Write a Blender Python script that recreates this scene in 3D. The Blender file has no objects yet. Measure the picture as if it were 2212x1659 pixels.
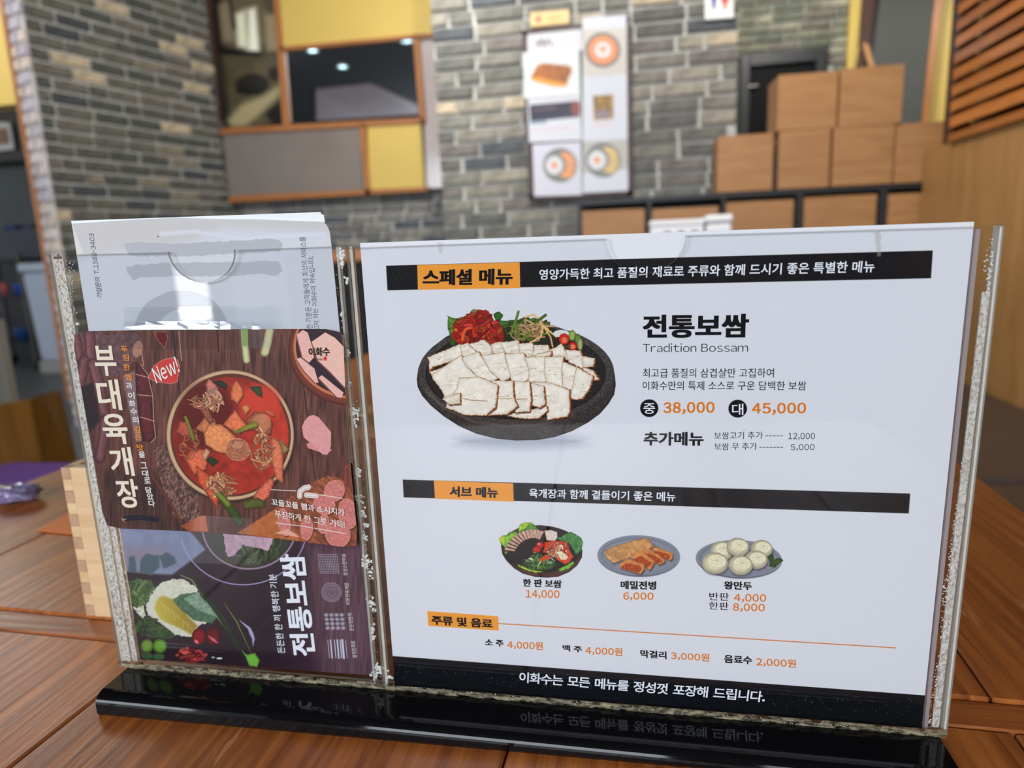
import bpy, bmesh, math, random
import numpy as np
from mathutils import Vector, Matrix

# ------------------------------------------------------------------ camera, world, lights, exposure
SC = bpy.context.scene
COL = SC.collection
CAMPOS = np.array([0., 0., 1.016])
CX, CY, FPX = 1106., 829.5, 1490.
R = np.array([[.98461, -.00763, -.17460], [.16964, -.19848, .96531], [-.04202, -.98007, -.19413]])
_u, _s, _v = np.linalg.svd(R); R = _u @ _v          # camera (x right, y down, z forward) -> world
cam = bpy.data.cameras.new('camera'); camo = bpy.data.objects.new('camera', cam); COL.objects.link(camo)
cam.sensor_width = 36; cam.lens = FPX / 2212 * 36; cam.clip_start = .01
cam.dof.use_dof = True; cam.dof.focus_distance = .366; cam.dof.aperture_fstop = 6.4; cam.dof.aperture_blades = 0
m = Matrix.Identity(4)
for i in range(3):
    m[i][0] = R[i][0]; m[i][1] = -R[i][1]; m[i][2] = -R[i][2]; m[i][3] = CAMPOS[i]
camo.matrix_world = m
SC.camera = camo
wd = bpy.data.worlds.new('world'); SC.world = wd; wd.use_nodes = True
wd.node_tree.nodes['Background'].inputs[0].default_value = (.78, .86, 1, 1)
wd.node_tree.nodes['Background'].inputs[1].default_value = .55
SC.view_settings.view_transform = 'Standard'; SC.view_settings.look = 'None'
SC.view_settings.exposure = .70; SC.view_settings.gamma = 1; SC.view_settings.use_curve_mapping = False
SC.cycles.use_denoising = True
SC.cycles.max_bounces = 10; SC.cycles.transparent_max_bounces = 16; SC.cycles.sample_clamp_indirect = 6

def area(name, loc, target, w, h, power, color):
    l = bpy.data.lights.new(name, 'AREA'); l.shape = 'RECTANGLE'; l.size = w; l.size_y = h; l.energy = power; l.color = color
    o = bpy.data.objects.new(name, l); COL.objects.link(o); o.location = loc
    o.rotation_euler = (Vector(target) - Vector(loc)).to_track_quat('-Z', 'Y').to_euler()
    return o
# daylight entering through the three windows behind the camera
for wx, pw in ((-3.1, 42), (-.6, 46), (.95, 12)):
    area('window_light', (wx, -2.93, 2.05), (wx, 2, 1.95), 1.5 if wx < .9 else .7, 1.3, pw, (.86, .92, 1))
area('glass_door_light', (-2.50, -2.93, .98), (-2.50, 2, .98), .20, .8, 5, (.97, .98, 1))

# ------------------------------------------------------------------ helpers
rnd = random.Random(7)
ORG = {}
def ray(px, py): return R @ np.array([px - CX, py - CY, FPX])
def at(px, py, x=None, y=None, z=None, D=None):
    """point seen at a photo pixel on a world plane (or optical depth)"""
    d = ray(px, py)
    if D is not None: return CAMPOS + d / FPX * D
    if x is not None: return CAMPOS + d * ((x - CAMPOS[0]) / d[0])
    if y is not None: return CAMPOS + d * ((y - CAMPOS[1]) / d[1])
    return CAMPOS + d * ((z - CAMPOS[2]) / d[2])
def tag(o, label=None, cat=None, group=None, kind=None):
    if label: o['label'] = label
    if cat: o['category'] = cat
    if group: o['group'] = group
    if kind: o['kind'] = kind
    return o
def empty(name, loc, label=None, cat=None, group=None, kind=None):
    o = bpy.data.objects.new(name, None); COL.objects.link(o); o.location = loc; o.empty_display_size = .05
    ORG[o.name] = np.array(loc, float)
    return tag(o, label, cat, group, kind)
def obj(name, verts, faces, mat, parent=None, mats=None, fm=None, smooth=False, origin=None, uv=None):
    V = np.array(verts, float)
    c = V.mean(0) if origin is None else np.array(origin, float)
    me = bpy.data.meshes.new(name); me.from_pydata((V - c).tolist(), [], faces)
    for mm in ([mat] if mats is None else mats): me.materials.append(mm)
    if fm is not None: me.polygons.foreach_set('material_index', fm)
    if smooth: me.polygons.foreach_set('use_smooth', [True] * len(me.polygons))
    if uv is not None:
        l = me.uv_layers.new(name='UVMap')
        for i, lp in enumerate(me.loops): l.data[i].uv = uv[lp.vertex_index]
    me.update()
    o = bpy.data.objects.new(name, me); COL.objects.link(o)
    if parent is not None:
        o.parent = parent; o.location = c - ORG[parent.name]
    else: o.location = c
    ORG[o.name] = c
    return o
BF = [(0,3,2,1),(4,5,6,7),(0,1,5,4),(1,2,6,5),(2,3,7,6),(3,0,4,7)]
def bm_obj(name, bm, mat, parent=None, smooth=False, mats=None):
    bm.verts.index_update()
    v = [tuple(x.co) for x in bm.verts]; f = [[a.index for a in p.verts] for p in bm.faces]
    fm = [p.material_index for p in bm.faces]; bm.free()
    return obj(name, v, f, mat, parent, mats=mats, fm=fm, smooth=smooth)
def frame_pts(M, pts): return [tuple(M[0] + M[1] @ np.array(p)) for p in pts]
ID = (np.zeros(3), np.eye(3))
def rotz(loc, a):
    c, s = math.cos(a), math.sin(a)
    return (np.array(loc, float), np.array([[c, -s, 0], [s, c, 0], [0, 0, 1.]]))
def box_bm(lo, hi, bev=0, seg=2, M=ID):
    bm = bmesh.new()
    P = [(lo[0],lo[1],lo[2]),(hi[0],lo[1],lo[2]),(hi[0],hi[1],lo[2]),(lo[0],hi[1],lo[2]),(lo[0],lo[1],hi[2]),(hi[0],lo[1],hi[2]),(hi[0],hi[1],hi[2]),(lo[0],hi[1],hi[2])]
    vs = [bm.verts.new(p) for p in P]
    for f in BF: bm.faces.new([vs[i] for i in f])
    if bev: bmesh.ops.bevel(bm, geom=bm.edges[:], offset=bev, segments=seg, affect='EDGES', profile=.5)
    for v in bm.verts: v.co = Vector(M[0] + M[1] @ np.array(v.co))
    return bm
def box(name, lo, hi, mat, parent=None, bev=0, seg=2, M=ID, smooth=False):
    return bm_obj(name, box_bm(lo, hi, bev, seg, M), mat, parent, smooth=smooth)
def hexa(name, P8, mat, parent=None, bev=0):
    """8 corners, bottom four then top four"""
    bm = bmesh.new(); vs = [bm.verts.new(tuple(p)) for p in P8]
    for f in BF: bm.faces.new([vs[i] for i in f])
    bmesh.ops.recalc_face_normals(bm, faces=bm.faces[:])
    if bev: bmesh.ops.bevel(bm, geom=bm.edges[:], offset=bev, segments=2, affect='EDGES')
    return bm_obj(name, bm, mat, parent)
def prism(name, pts, d, mat, parent=None, edge_mat=None, bev=0):
    """pts: planar 3-D outline, d: extrusion vector"""
    n = len(pts); d = np.array(d)
    V = [np.array(p) for p in pts] + [np.array(p) + d for p in pts]
    F = [list(range(n)), list(range(2 * n - 1, n - 1, -1))] + [[i, i + n, (i + 1) % n + n, (i + 1) % n] for i in range(n)]
    fm = [0, 0] + [1 if edge_mat else 0] * n
    return obj(name, V, F, mat, parent, mats=[mat, edge_mat] if edge_mat else [mat], fm=fm)
def tube(name, pts, r, mat, parent=None, seg=10, caps=True):
    pts = [np.array(p, float) for p in pts]; V = []; F = []
    rr = r if hasattr(r, '__len__') else [r] * len(pts)
    for i, p in enumerate(pts):
        t = pts[min(i + 1, len(pts) - 1)] - pts[max(i - 1, 0)]; t /= np.linalg.norm(t) + 1e-12
        a = np.cross(t, (0, 0, 1.)) if abs(t[2]) < .9 else np.cross(t, (1., 0, 0)); a /= np.linalg.norm(a); b = np.cross(t, a)
        for k in range(seg):
            th = 2 * math.pi * k / seg; V.append(p + rr[i] * (a * math.cos(th) + b * math.sin(th)))
    for i in range(len(pts) - 1):
        for k in range(seg):
            F.append([i*seg+k, i*seg+(k+1)%seg, (i+1)*seg+(k+1)%seg, (i+1)*seg+k])
    if caps: F += [list(range(seg))[::-1], [(len(pts)-1)*seg+k for k in range(seg)]]
    return obj(name, V, F, mat, parent, smooth=False)
def lathe(name, prof, c, mat, parent=None, seg=24, axis='z', cap=True):
    V = []; F = []; c = np.array(c, float)
    for r, h in prof:
        for k in range(seg):
            th = 2*math.pi*k/seg; a, b = r*math.cos(th), r*math.sin(th)
            V.append(c + (np.array([a, b, h]) if axis == 'z' else np.array([h, a, b]) if axis == 'x' else np.array([a, h, b])))
    for i in range(len(prof) - 1):
        for k in range(seg): F.append([i*seg+k, i*seg+(k+1)%seg, (i+1)*seg+(k+1)%seg, (i+1)*seg+k])
    if cap: F += [list(range(seg))[::-1], [(len(prof)-1)*seg+k for k in range(seg)]]
    return obj(name, V, F, mat, parent, smooth=True)

# ------------------------------------------------------------------ materials
def lin(c):
    return tuple((x / 12.92 if x <= .04045 else ((x + .055) / 1.055) ** 2.4) for x in c[:3]) + (1,)
def s8(r, g, b): return lin((r / 255, g / 255, b / 255))
def mat_new(name):
    mt = bpy.data.materials.new(name); mt.use_nodes = True
    nt = mt.node_tree; return mt, nt, nt.nodes['Principled BSDF']
def mat(name, col, rough=.5, metal=0, spec=.5, noise=0, nscale=20, stretch=(1, 1, 1), bump=0, coat=0, emit=0, col2=None, rand=0, coords='Object', ramp=(.3, .7)):
    mt, nt, b = mat_new(name); L = nt.links.new; N = nt.nodes.new
    b.inputs['Base Color'].default_value = col; b.inputs['Roughness'].default_value = rough; b.inputs['Metallic'].default_value = metal
    b.inputs['Specular IOR Level'].default_value = spec; b.inputs['Coat Weight'].default_value = coat; b.inputs['Coat Roughness'].default_value = .12
    if emit: b.inputs['Emission Color'].default_value = col; b.inputs['Emission Strength'].default_value = emit
    if noise or bump or rand:
        tc = N('ShaderNodeTexCoord'); mp = N('ShaderNodeMapping'); mp.inputs['Scale'].default_value = stretch
        oi = N('ShaderNodeObjectInfo'); ad = N('ShaderNodeVectorMath'); ad.operation = 'ADD'
        sc = N('ShaderNodeVectorMath'); sc.operation = 'SCALE'; sc.inputs[0].default_value = (37, 53, 71)
        L(oi.outputs['Random'], sc.inputs['Scale']); L(tc.outputs[coords], mp.inputs[0]); L(mp.outputs[0], ad.inputs[0]); L(sc.outputs[0], ad.inputs[1])
        nz = N('ShaderNodeTexNoise'); nz.inputs['Scale'].default_value = nscale; nz.inputs['Detail'].default_value = 6
        L(ad.outputs[0], nz.inputs['Vector'])
        rp = N('ShaderNodeMapRange'); rp.inputs[1].default_value = ramp[0]; rp.inputs[2].default_value = ramp[1]
        L(nz.outputs[0], rp.inputs[0])
        mx = N('ShaderNodeMix'); mx.data_type = 'RGBA'
        mx.inputs[6].default_value = col
        mx.inputs[7].default_value = col2 if col2 else tuple(c * (1 - noise) for c in col[:3]) + (1,)
        L(rp.outputs[0], mx.inputs[0]); out = mx.outputs[2]
        if rand:
            hs = N('ShaderNodeHueSaturation'); mr = N('ShaderNodeMapRange'); mr.inputs[3].default_value = 1 - rand; mr.inputs[4].default_value = 1 + rand
            L(oi.outputs['Random'], mr.inputs[0]); L(mr.outputs[0], hs.inputs['Value']); L(out, hs.inputs['Color']); out = hs.outputs[0]
        L(out, b.inputs['Base Color'])
        if bump:
            bp = N('ShaderNodeBump'); bp.inputs['Strength'].default_value = bump; bp.inputs['Distance'].default_value = .002
            L(nz.outputs[0], bp.inputs['Height']); L(bp.outputs[0], b.inputs['Normal'])
    return mt
def mat_acrylic(name, tint=(.975, .98, .985), f=1.0):
    mt = bpy.data.materials.new(name); mt.use_nodes = True; nt = mt.node_tree; nt.nodes.clear()
    N = nt.nodes.new; L = nt.links.new
    o = N('ShaderNodeOutputMaterial'); mx = N('ShaderNodeMixShader'); t = N('ShaderNodeBsdfTransparent'); g = N('ShaderNodeBsdfGlossy')
    t.inputs[0].default_value = tint + (1,); g.inputs['Roughness'].default_value = .015
    fr = N('ShaderNodeLayerWeight'); fr.inputs[0].default_value = .5      # Schlick reflectance from the facing ratio
    pw = N('ShaderNodeMath'); pw.operation = 'POWER'; pw.inputs[1].default_value = 5; L(fr.outputs['Facing'], pw.inputs[0])
    mu = N('ShaderNodeMath'); mu.operation = 'MULTIPLY_ADD'; mu.inputs[1].default_value = .96; mu.inputs[2].default_value = .019 * f; L(pw.outputs[0], mu.inputs[0])
    L(mu.outputs[0], mx.inputs[0]); L(t.outputs[0], mx.inputs[1]); L(g.outputs[0], mx.inputs[2]); L(mx.outputs[0], o.inputs[0])
    return mt
def mat_semi(name, col, alpha, rough=.3, nscale=0, thr=(.45, .55), stretch=(1, 1, 1), col2=None, nscale2=900):
    """frosted / dried-glue acrylic: diffuse-glossy patches over clear material"""
    mt = bpy.data.materials.new(name); mt.use_nodes = True; nt = mt.node_tree; b = nt.nodes['Principled BSDF']
    N = nt.nodes.new; L = nt.links.new
    b.inputs['Base Color'].default_value = col; b.inputs['Roughness'].default_value = rough
    o = nt.nodes['Material Output']; mx = N('ShaderNodeMixShader'); t = N('ShaderNodeBsdfTransparent')
    L(t.outputs[0], mx.inputs[1]); L(b.outputs[0], mx.inputs[2]); L(mx.outputs[0], o.inputs[0])
    mx.inputs[0].default_value = alpha
    if nscale:
        tc = N('ShaderNodeTexCoord'); mp = N('ShaderNodeMapping'); mp.inputs['Scale'].default_value = stretch
        nz = N('ShaderNodeTexNoise'); nz.inputs['Scale'].default_value = nscale; nz.inputs['Detail'].default_value = 5; nz.inputs['Roughness'].default_value = .7
        L(tc.outputs['Object'], mp.inputs[0]); L(mp.outputs[0], nz.inputs['Vector'])
        mr = N('ShaderNodeMapRange'); mr.inputs[1].default_value = thr[0]; mr.inputs[2].default_value = thr[1]; mr.inputs[4].default_value = alpha
        L(nz.outputs[0], mr.inputs[0]); L(mr.outputs[0], mx.inputs[0])
        if col2:
            n2 = N('ShaderNodeTexNoise'); n2.inputs['Scale'].default_value = nscale2; L(mp.outputs[0], n2.inputs['Vector'])
            m2 = N('ShaderNodeMix'); m2.data_type = 'RGBA'; m2.inputs[6].default_value = col; m2.inputs[7].default_value = col2
            r2 = N('ShaderNodeMapRange'); r2.inputs[1].default_value = .45; r2.inputs[2].default_value = .6; L(n2.outputs[0], r2.inputs[0])
            L(r2.outputs[0], m2.inputs[0]); L(m2.outputs[2], b.inputs['Base Color'])
    return mt
def mat_wood(name, c1, c2, rough=.4, scale=6, ax=1, coat=0, bump=.15, ratio=14, spec=.5, coords='Object', rvar=0, wear=None):
    """grain runs along axis ax"""
    mt, nt, b = mat_new(name); L = nt.links.new; N = nt.nodes.new
    st = [ratio] * 3; st[ax] = 1
    tc = N('ShaderNodeTexCoord'); mp = N('ShaderNodeMapping'); mp.inputs['Scale'].default_value = st
    oi = N('ShaderNodeObjectInfo'); sc = N('ShaderNodeVectorMath'); sc.operation = 'SCALE'; sc.inputs[0].default_value = (17, 23, 31)
    ad = N('ShaderNodeVectorMath'); ad.operation = 'ADD'
    L(oi.outputs['Random'], sc.inputs['Scale']); L(tc.outputs[coords], mp.inputs[0]); L(mp.outputs[0], ad.inputs[0]); L(sc.outputs[0], ad.inputs[1])
    n1 = N('ShaderNodeTexNoise'); n1.inputs['Scale'].default_value = scale; n1.inputs['Detail'].default_value = 8; n1.inputs['Roughness'].default_value = .62; n1.inputs['Distortion'].default_value = .6
    L(ad.outputs[0], n1.inputs['Vector'])
    mr = N('ShaderNodeMapRange'); mr.inputs[1].default_value = .3; mr.inputs[2].default_value = .72; L(n1.outputs[0], mr.inputs[0])
    mx = N('ShaderNodeMix'); mx.data_type = 'RGBA'; mx.inputs[6].default_value = c1; mx.inputs[7].default_value = c2; L(mr.outputs[0], mx.inputs[0])
    out = mx.outputs[2]
    if rvar:
        hs = N('ShaderNodeHueSaturation'); m3 = N('ShaderNodeMapRange'); m3.inputs[3].default_value = 1 - rvar; m3.inputs[4].default_value = 1 + rvar
        L(oi.outputs['Random'], m3.inputs[0]); L(m3.outputs[0], hs.inputs['Value']); L(out, hs.inputs['Color']); out = hs.outputs[0]
    if wear:
        nw = N('ShaderNodeTexNoise'); nw.inputs['Scale'].default_value = wear[1]; nw.inputs['Detail'].default_value = 3; nw.inputs['Roughness'].default_value = .7
        mp2 = N('ShaderNodeMapping'); mp2.inputs['Scale'].default_value = wear[3]
        L(tc.outputs[coords], mp2.inputs[0]); L(mp2.outputs[0], nw.inputs['Vector'])
        mw = N('ShaderNodeMapRange'); mw.inputs[1].default_value = wear[2]; mw.inputs[2].default_value = wear[2] + .04; mw.inputs[4].default_value = .7
        L(nw.outputs[0], mw.inputs[0]); m4 = N('ShaderNodeMix'); m4.data_type = 'RGBA'; m4.inputs[7].default_value = wear[0]
        L(mw.outputs[0], m4.inputs[0]); L(out, m4.inputs[6]); out = m4.outputs[2]
    L(out, b.inputs['Base Color'])
    b.inputs['Roughness'].default_value = rough; b.inputs['Coat Weight'].default_value = coat; b.inputs['Coat Roughness'].default_value = .18; b.inputs['Specular IOR Level'].default_value = spec
    bp = N('ShaderNodeBump'); bp.inputs['Strength'].default_value = bump; bp.inputs['Distance'].default_value = .0015
    L(n1.outputs[0], bp.inputs['Height']); L(bp.outputs[0], b.inputs['Normal'])
    if coat: L(bp.outputs[0], b.inputs['Coat Normal'])
    return mt
def mat_brick(name, shades):
    mt, nt, b = mat_new(name); L = nt.links.new; N = nt.nodes.new
    oi = N('ShaderNodeObjectInfo'); rp = N('ShaderNodeValToRGB'); rp.color_ramp.interpolation = 'CONSTANT'
    els = rp.color_ramp.elements
    while len(els) < len(shades): els.new(.5)
    for e, (p, c) in zip(els, shades): e.position = p; e.color = c
    L(oi.outputs['Random'], rp.inputs[0])
    tc = N('ShaderNodeTexCoord'); nz = N('ShaderNodeTexNoise'); nz.inputs['Scale'].default_value = 26; nz.inputs['Detail'].default_value = 6
    L(tc.outputs['Object'], nz.inputs['Vector'])
    mp = N('ShaderNodeMapRange'); mp.inputs[1].default_value = .3; mp.inputs[2].default_value = .7; mp.inputs[3].default_value = .68; mp.inputs[4].default_value = 1.3
    L(nz.outputs[0], mp.inputs[0]); hs = N('ShaderNodeHueSaturation'); L(mp.outputs[0], hs.inputs['Value']); L(rp.outputs[0], hs.inputs['Color'])
    L(hs.outputs[0], b.inputs['Base Color']); b.inputs['Roughness'].default_value = .8
    bp = N('ShaderNodeBump'); bp.inputs['Strength'].default_value = .6; bp.inputs['Distance'].default_value = .004; L(nz.outputs[0], bp.inputs['Height']); L(bp.outputs[0], b.inputs['Normal'])
    return mt
# ------------------------------------------------------------------ materials used by the room
G = {}
G['mortar'] = mat('mortar', s8(190, 190, 185), .9, noise=.25, nscale=40, bump=.4)
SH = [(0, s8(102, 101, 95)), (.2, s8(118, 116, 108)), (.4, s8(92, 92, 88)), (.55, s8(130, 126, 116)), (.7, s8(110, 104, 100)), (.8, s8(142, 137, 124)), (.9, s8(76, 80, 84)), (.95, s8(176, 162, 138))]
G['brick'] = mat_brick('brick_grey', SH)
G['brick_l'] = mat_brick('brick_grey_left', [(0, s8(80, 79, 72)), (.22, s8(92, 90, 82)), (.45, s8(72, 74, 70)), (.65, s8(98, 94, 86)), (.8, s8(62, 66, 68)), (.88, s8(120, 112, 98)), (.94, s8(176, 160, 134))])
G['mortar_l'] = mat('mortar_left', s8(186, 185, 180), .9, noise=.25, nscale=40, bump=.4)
G['brick_g'] = mat_brick('brick_green', [(0, s8(122, 122, 104)), (.25, s8(142, 140, 122)), (.5, s8(104, 108, 92)), (.75, s8(160, 156, 138)), (.9, s8(118, 112, 100))])
G['brick_p'] = mat_brick('brick_window_lit', [(0, s8(196, 186, 184)), (.3, s8(176, 170, 178)), (.55, s8(210, 196, 184)), (.8, s8(186, 176, 166))])  # window light put into the brick and mortar colours
G['mortar_p'] = mat('mortar_window_lit', s8(214, 208, 206), .9, noise=.2, nscale=40, bump=.4)
G['trim_orange'] = mat_wood('orange_wood', s8(176, 116, 62), s8(148, 90, 42), rough=.45, scale=5, ax=2)
G['trim_orange_h'] = mat_wood('orange_wood_h', s8(172, 112, 60), s8(142, 86, 42), rough=.45, scale=5, ax=0)
G['yellow'] = mat('yellow_panel', s8(204, 176, 90), .55, noise=.06, nscale=4)
G['grey_panel'] = mat('grey_felt_panel', s8(122, 114, 108), .8, noise=.12, nscale=3)
G['mirror'] = mat('dark_mirror', (.62, .65, .68, 1), .03, metal=1)
G['ceil'] = mat('ceiling_dark', s8(46, 48, 50), .9)
G['ceil_strip'] = mat('ceiling_slat', s8(226, 210, 212), .7, noise=.15, nscale=5)
G['floor'] = mat('floor_tile', s8(84, 88, 90), .45, noise=.25, nscale=7)
G['black'] = mat('black_metal', s8(22, 24, 28), .45, noise=.2, nscale=60)
G['door_black'] = mat('door_black', s8(5, 5, 6), .6, noise=.2, nscale=8, spec=.15)
G['dbrown'] = mat_wood('dark_brown_wood', s8(74, 44, 34), s8(50, 28, 24), rough=.45, scale=5, ax=2)
G['dbrown_h'] = mat_wood('dark_brown_wood_h', s8(74, 44, 40), s8(52, 32, 30), rough=.45, scale=5, ax=0)
G['crate'] = mat_wood('crate_oak', s8(174, 129, 82), s8(152, 105, 62), rough=.5, scale=5, ax=0, ratio=7, rvar=.06, bump=.05)
G['oakpanel'] = mat_wood('oak_panel', s8(176, 134, 82), s8(150, 108, 58), rough=.42, scale=2.4, ax=2, ratio=7, bump=.05)
G['louvre'] = mat_wood('louvre_wood', s8(188, 116, 50), s8(150, 84, 34), rough=.38, scale=4, ax=1, ratio=8, coat=.25, rvar=.2)
G['white'] = mat('white_plastic', s8(232, 234, 238), .4, noise=.03, nscale=6)
G['dgrey'] = mat('dark_grey_board', s8(72, 74, 70), .7, noise=.1, nscale=4)
G['leather'] = mat('brown_leatherette', s8(70, 58, 50), .45, noise=.2, nscale=30, bump=.1)

# ------------------------------------------------------------------ room shell
Z = 0.
floor = box('floor', (-9, -3.1, -.1), (5, 9, 0), G['floor']); tag(floor, kind='structure')
ceiling = box('ceiling', (-9, -3.1, 3.15), (5, 9, 3.25), G['ceil']); tag(ceiling, kind='structure')
RX = 1.19
wr = box('wall_right', (RX + .12, -3.1, 0), (RX + .25, 3.2, 3.15), G['yellow']); tag(wr, kind='structure')
# front wall (behind the camera) with three window openings
wf = empty('wall_front', (0, -3.0, 0), kind='structure')
wx = [-9, -3.85, -2.35, -1.35, .15, .95, 1.35]
plaster = mat('plaster', s8(96, 90, 84), .8, noise=.05, nscale=4)
for a, b in ((-9, -3.85), (-1.95, -1.35), (.15, .60), (1.30, 5)):
    box('wall_panel', (a, -3.1, 0), (b, -3.0, 3.15), plaster, wf)
for a, b in ((-3.85, -2.35), (-1.35, .15), (.60, 1.30)):
    box('wall_panel', (a, -3.1, 0), (b, -3.0, 1.38), plaster, wf); box('wall_panel', (a, -3.1, 2.72), (b, -3.0, 3.15), plaster, wf)

brick_cache = {}
def brick_mesh(w, h, d, mt, k):
    key = (round(w, 3), round(h, 4), mt.name, k)
    if key not in brick_cache:
        r = random.Random(k * 31 + int(w * 1000)); bm = bmesh.new()
        j = lambda s: (r.random() - .5) * s
        f = [bm.verts.new((sx * (w/2 - .003) + j(.005), -d/2 + j(.004), sz * (h/2 - .002) + j(.004))) for sx, sz in ((-1,-1),(1,-1),(1,1),(-1,1))]
        g = [bm.verts.new((sx * w/2 + j(.004), -d/2 + .007, sz * h/2 + j(.003))) for sx, sz in ((-1,-1),(1,-1),(1,1),(-1,1))]
        b = [bm.verts.new((sx * w/2, d/2, sz * h/2)) for sx, sz in ((-1,-1),(1,-1),(1,1),(-1,1))]
        bm.faces.new(f)
        for i in range(4):
            q = (i + 1) % 4
            bm.faces.new((f[q], f[i], g[i], g[q])); bm.faces.new((g[q], g[i], b[i], b[q]))
        me = bpy.data.meshes.new('brick'); bm.to_mesh(me); bm.free(); me.materials.append(mt); brick_cache[key] = me
    return brick_cache[key]
def brick_wall(root, p0, dirv, length, z0, z1, bw, bh, joint, mt, skip=None, off=0., depth=.03):
    """bricks on a vertical plane from p0 along the unit vector dirv (outward normal is to the right of it)"""
    ang = math.atan2(dirv[1], dirv[0]); row = 0; z = z0; n = 0
    while z + bh * .5 < z1:
        x = -rnd.random() * bw * .25 - (bw * .5 if row % 2 else 0) + off
        while x < length:
            w = bw * (1 + (rnd.random() - .5) * .12) if rnd.random() > .1 else bw * .5
            a, b = max(x, 0), min(x + w, length)
            if b - a > .03:
                hh = min(bh, z1 - z); ww = round((b - a) / .02) * .02 if b - a < w - .001 else round(w / .01) * .01
                cx, cz = (a + b) / 2, z + hh / 2
                if not (skip and skip(cx, cz)):
                    o = bpy.data.objects.new('brick', brick_mesh(ww, hh, depth, mt, rnd.randrange(4))); COL.objects.link(o)
                    proud = (rnd.random() - .5) * .006
                    wp = np.array([p0[0] + dirv[0] * cx, p0[1] + dirv[1] * cx, cz]) + np.array([dirv[1], -dirv[0], 0]) * proud
                    o.parent = root; o.location = wp - ORG[root.name]; o.rotation_euler = (0, 0, ang); n += 1
            x += w + joint
        z += bh + joint; row += 1
    return n

# brick pillar in the middle (plane y = 3.49)
yB = 3.49
xl = at(948, 300, y=yB)[0]; xr = at(1592, 200, y=yB)[0]
wm = box('wall_middle', (xl, yB + .012, 0), (xr, yB + .45, 3.15), G['mortar']); tag(wm, kind='structure')
brick_wall(wm, (xl, yB + .01), (1, 0), xr - xl, .0, 2.72, .222, .051, .016, G['brick'])
# the wall section with the framed panels and small brick below it
yA = 5.08
wb = box('wall_back', (-3.4, yA + .03, 0), (xl + .6, yA + .25, 3.15), G['mortar']); tag(wb, kind='structure')
G['brick_b'] = mat_brick('brick_slate', [(0, s8(104, 101, 98)), (.2, s8(120, 117, 114)), (.4, s8(86, 88, 92)), (.6, s8(132, 128, 122)), (.8, s8(98, 96, 98)), (.92, s8(74, 78, 84))])
brick_wall(wb, (-3.15, yA + .02), (1, 0), 2.1, .0, 1.47, .195, .045, .018, G['brick_b'])
# brick pier on the left, running away from the camera
A1 = at(128, 475, D=4.15); a16 = math.radians(73.8)
dA = (math.cos(a16), math.sin(a16)); dA = np.array(dA)
pA = np.array([A1[0], A1[1]])
LA = 1.36
nA = np.array([dA[1], -dA[0]])   # outward normal, towards the camera side
def quad_prism(name, p, d, L, n, t, z0, z1, mt):
    q = [p, p + d * L, p + d * L - n * t, p - n * t]
    return hexa(name, [(*a, z0) for a in q] + [(*a, z1) for a in q], mt)
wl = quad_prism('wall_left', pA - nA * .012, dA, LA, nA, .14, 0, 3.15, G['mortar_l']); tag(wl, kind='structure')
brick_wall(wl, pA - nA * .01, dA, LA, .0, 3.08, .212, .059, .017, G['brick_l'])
e0 = pA - nA * .012 - dA * .002
# end face of the pier, its paler brick stands for window light
eD = nA
we = quad_prism('wall_left_end', pA - nA * .15 - dA * .006, nA, .138, dA, -.004, 0, 3.15, G['mortar_p']); tag(we, kind='structure')
brick_wall(we, pA - nA * .15 - dA * .014, nA, .14, .0, 3.08, .13, .06, .014, G['brick_p'], depth=.02)
tr = quad_prism('trim_1', pA - nA * .18 - dA * .03, nA, .03, -dA, .06, .18, 3.15, G['trim_orange']); tag(tr, kind='structure')
# far wall with the black door
yC = 6.1
we2 = box('wall_side', (4.9, -3.1, 0), (5, 6.1, 3.15), G['yellow']); tag(we2, kind='structure')
wc = box('wall_far', (.4, yC + .02, 0), (1.7, yC + .2, 3.15), mat('mortar_green', s8(176, 178, 164), .9, noise=.2, nscale=40)); tag(wc, kind='structure')
d0 = at(1600, 125, y=yC - .05); d1 = at(1790, 108, y=yC - .05)
brick_wall(wc, (.62, yC + .01), (1, 0), at(1826, 140, y=yC)[0] - .62, 1.5, 3.15, .22, .055, .013, G['brick_g'], skip=lambda cx, cz: cz < d0[2] - .01 and cx < d1[0] - .62)
wy = box('wall_far_yellow', (at(1827, 140, y=yC)[0], yC - .04, 0), (4.9, yC + .02, 3.15), G['yellow']); tag(wy, kind='structure')
dr = empty('door_1', (d0[0], yC - .05, 0), kind='structure')
zt = d0[2] + .02
box('door_frame', (d0[0], yC - .07, 0), (d0[0] + .07, yC, zt), G['black'], dr, .004); box('door_frame', (d1[0] - .09, yC - .07, 0), (d1[0], yC, zt), G['black'], dr, .004)
box('door_frame', (d0[0] + .07, yC - .07, zt - .09), (d1[0] - .09, yC, zt), G['black'], dr, .004)
box('door_leaf', (d0[0] + .07, yC - .03, 0), (d1[0] - .09, yC - .005, zt - .09), G['door_black'], dr)
hp = at(1622, 188, y=yC - .04); tube('handle', [hp + (-.035, -.02, 0), hp + (.05, -.02, 0)], .011, mat('chrome', s8(170, 168, 165), .25, metal=1), dr)
# closing walls of the room off to the left (kitchen side)
wk = box('wall_kitchen', (-9, 7.6, 0), (-2.6, 7.75, 3.15), G['yellow']); tag(wk, kind='structure')

yF = 4.4; zf = at(20, 226, y=yF)[2]
fa = box('wall_kitchen_fascia', (-9, yF, zf), (at(44, 120, y=yF)[0], yF + .1, 3.15), G['yellow']); tag(fa, kind='structure')
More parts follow.
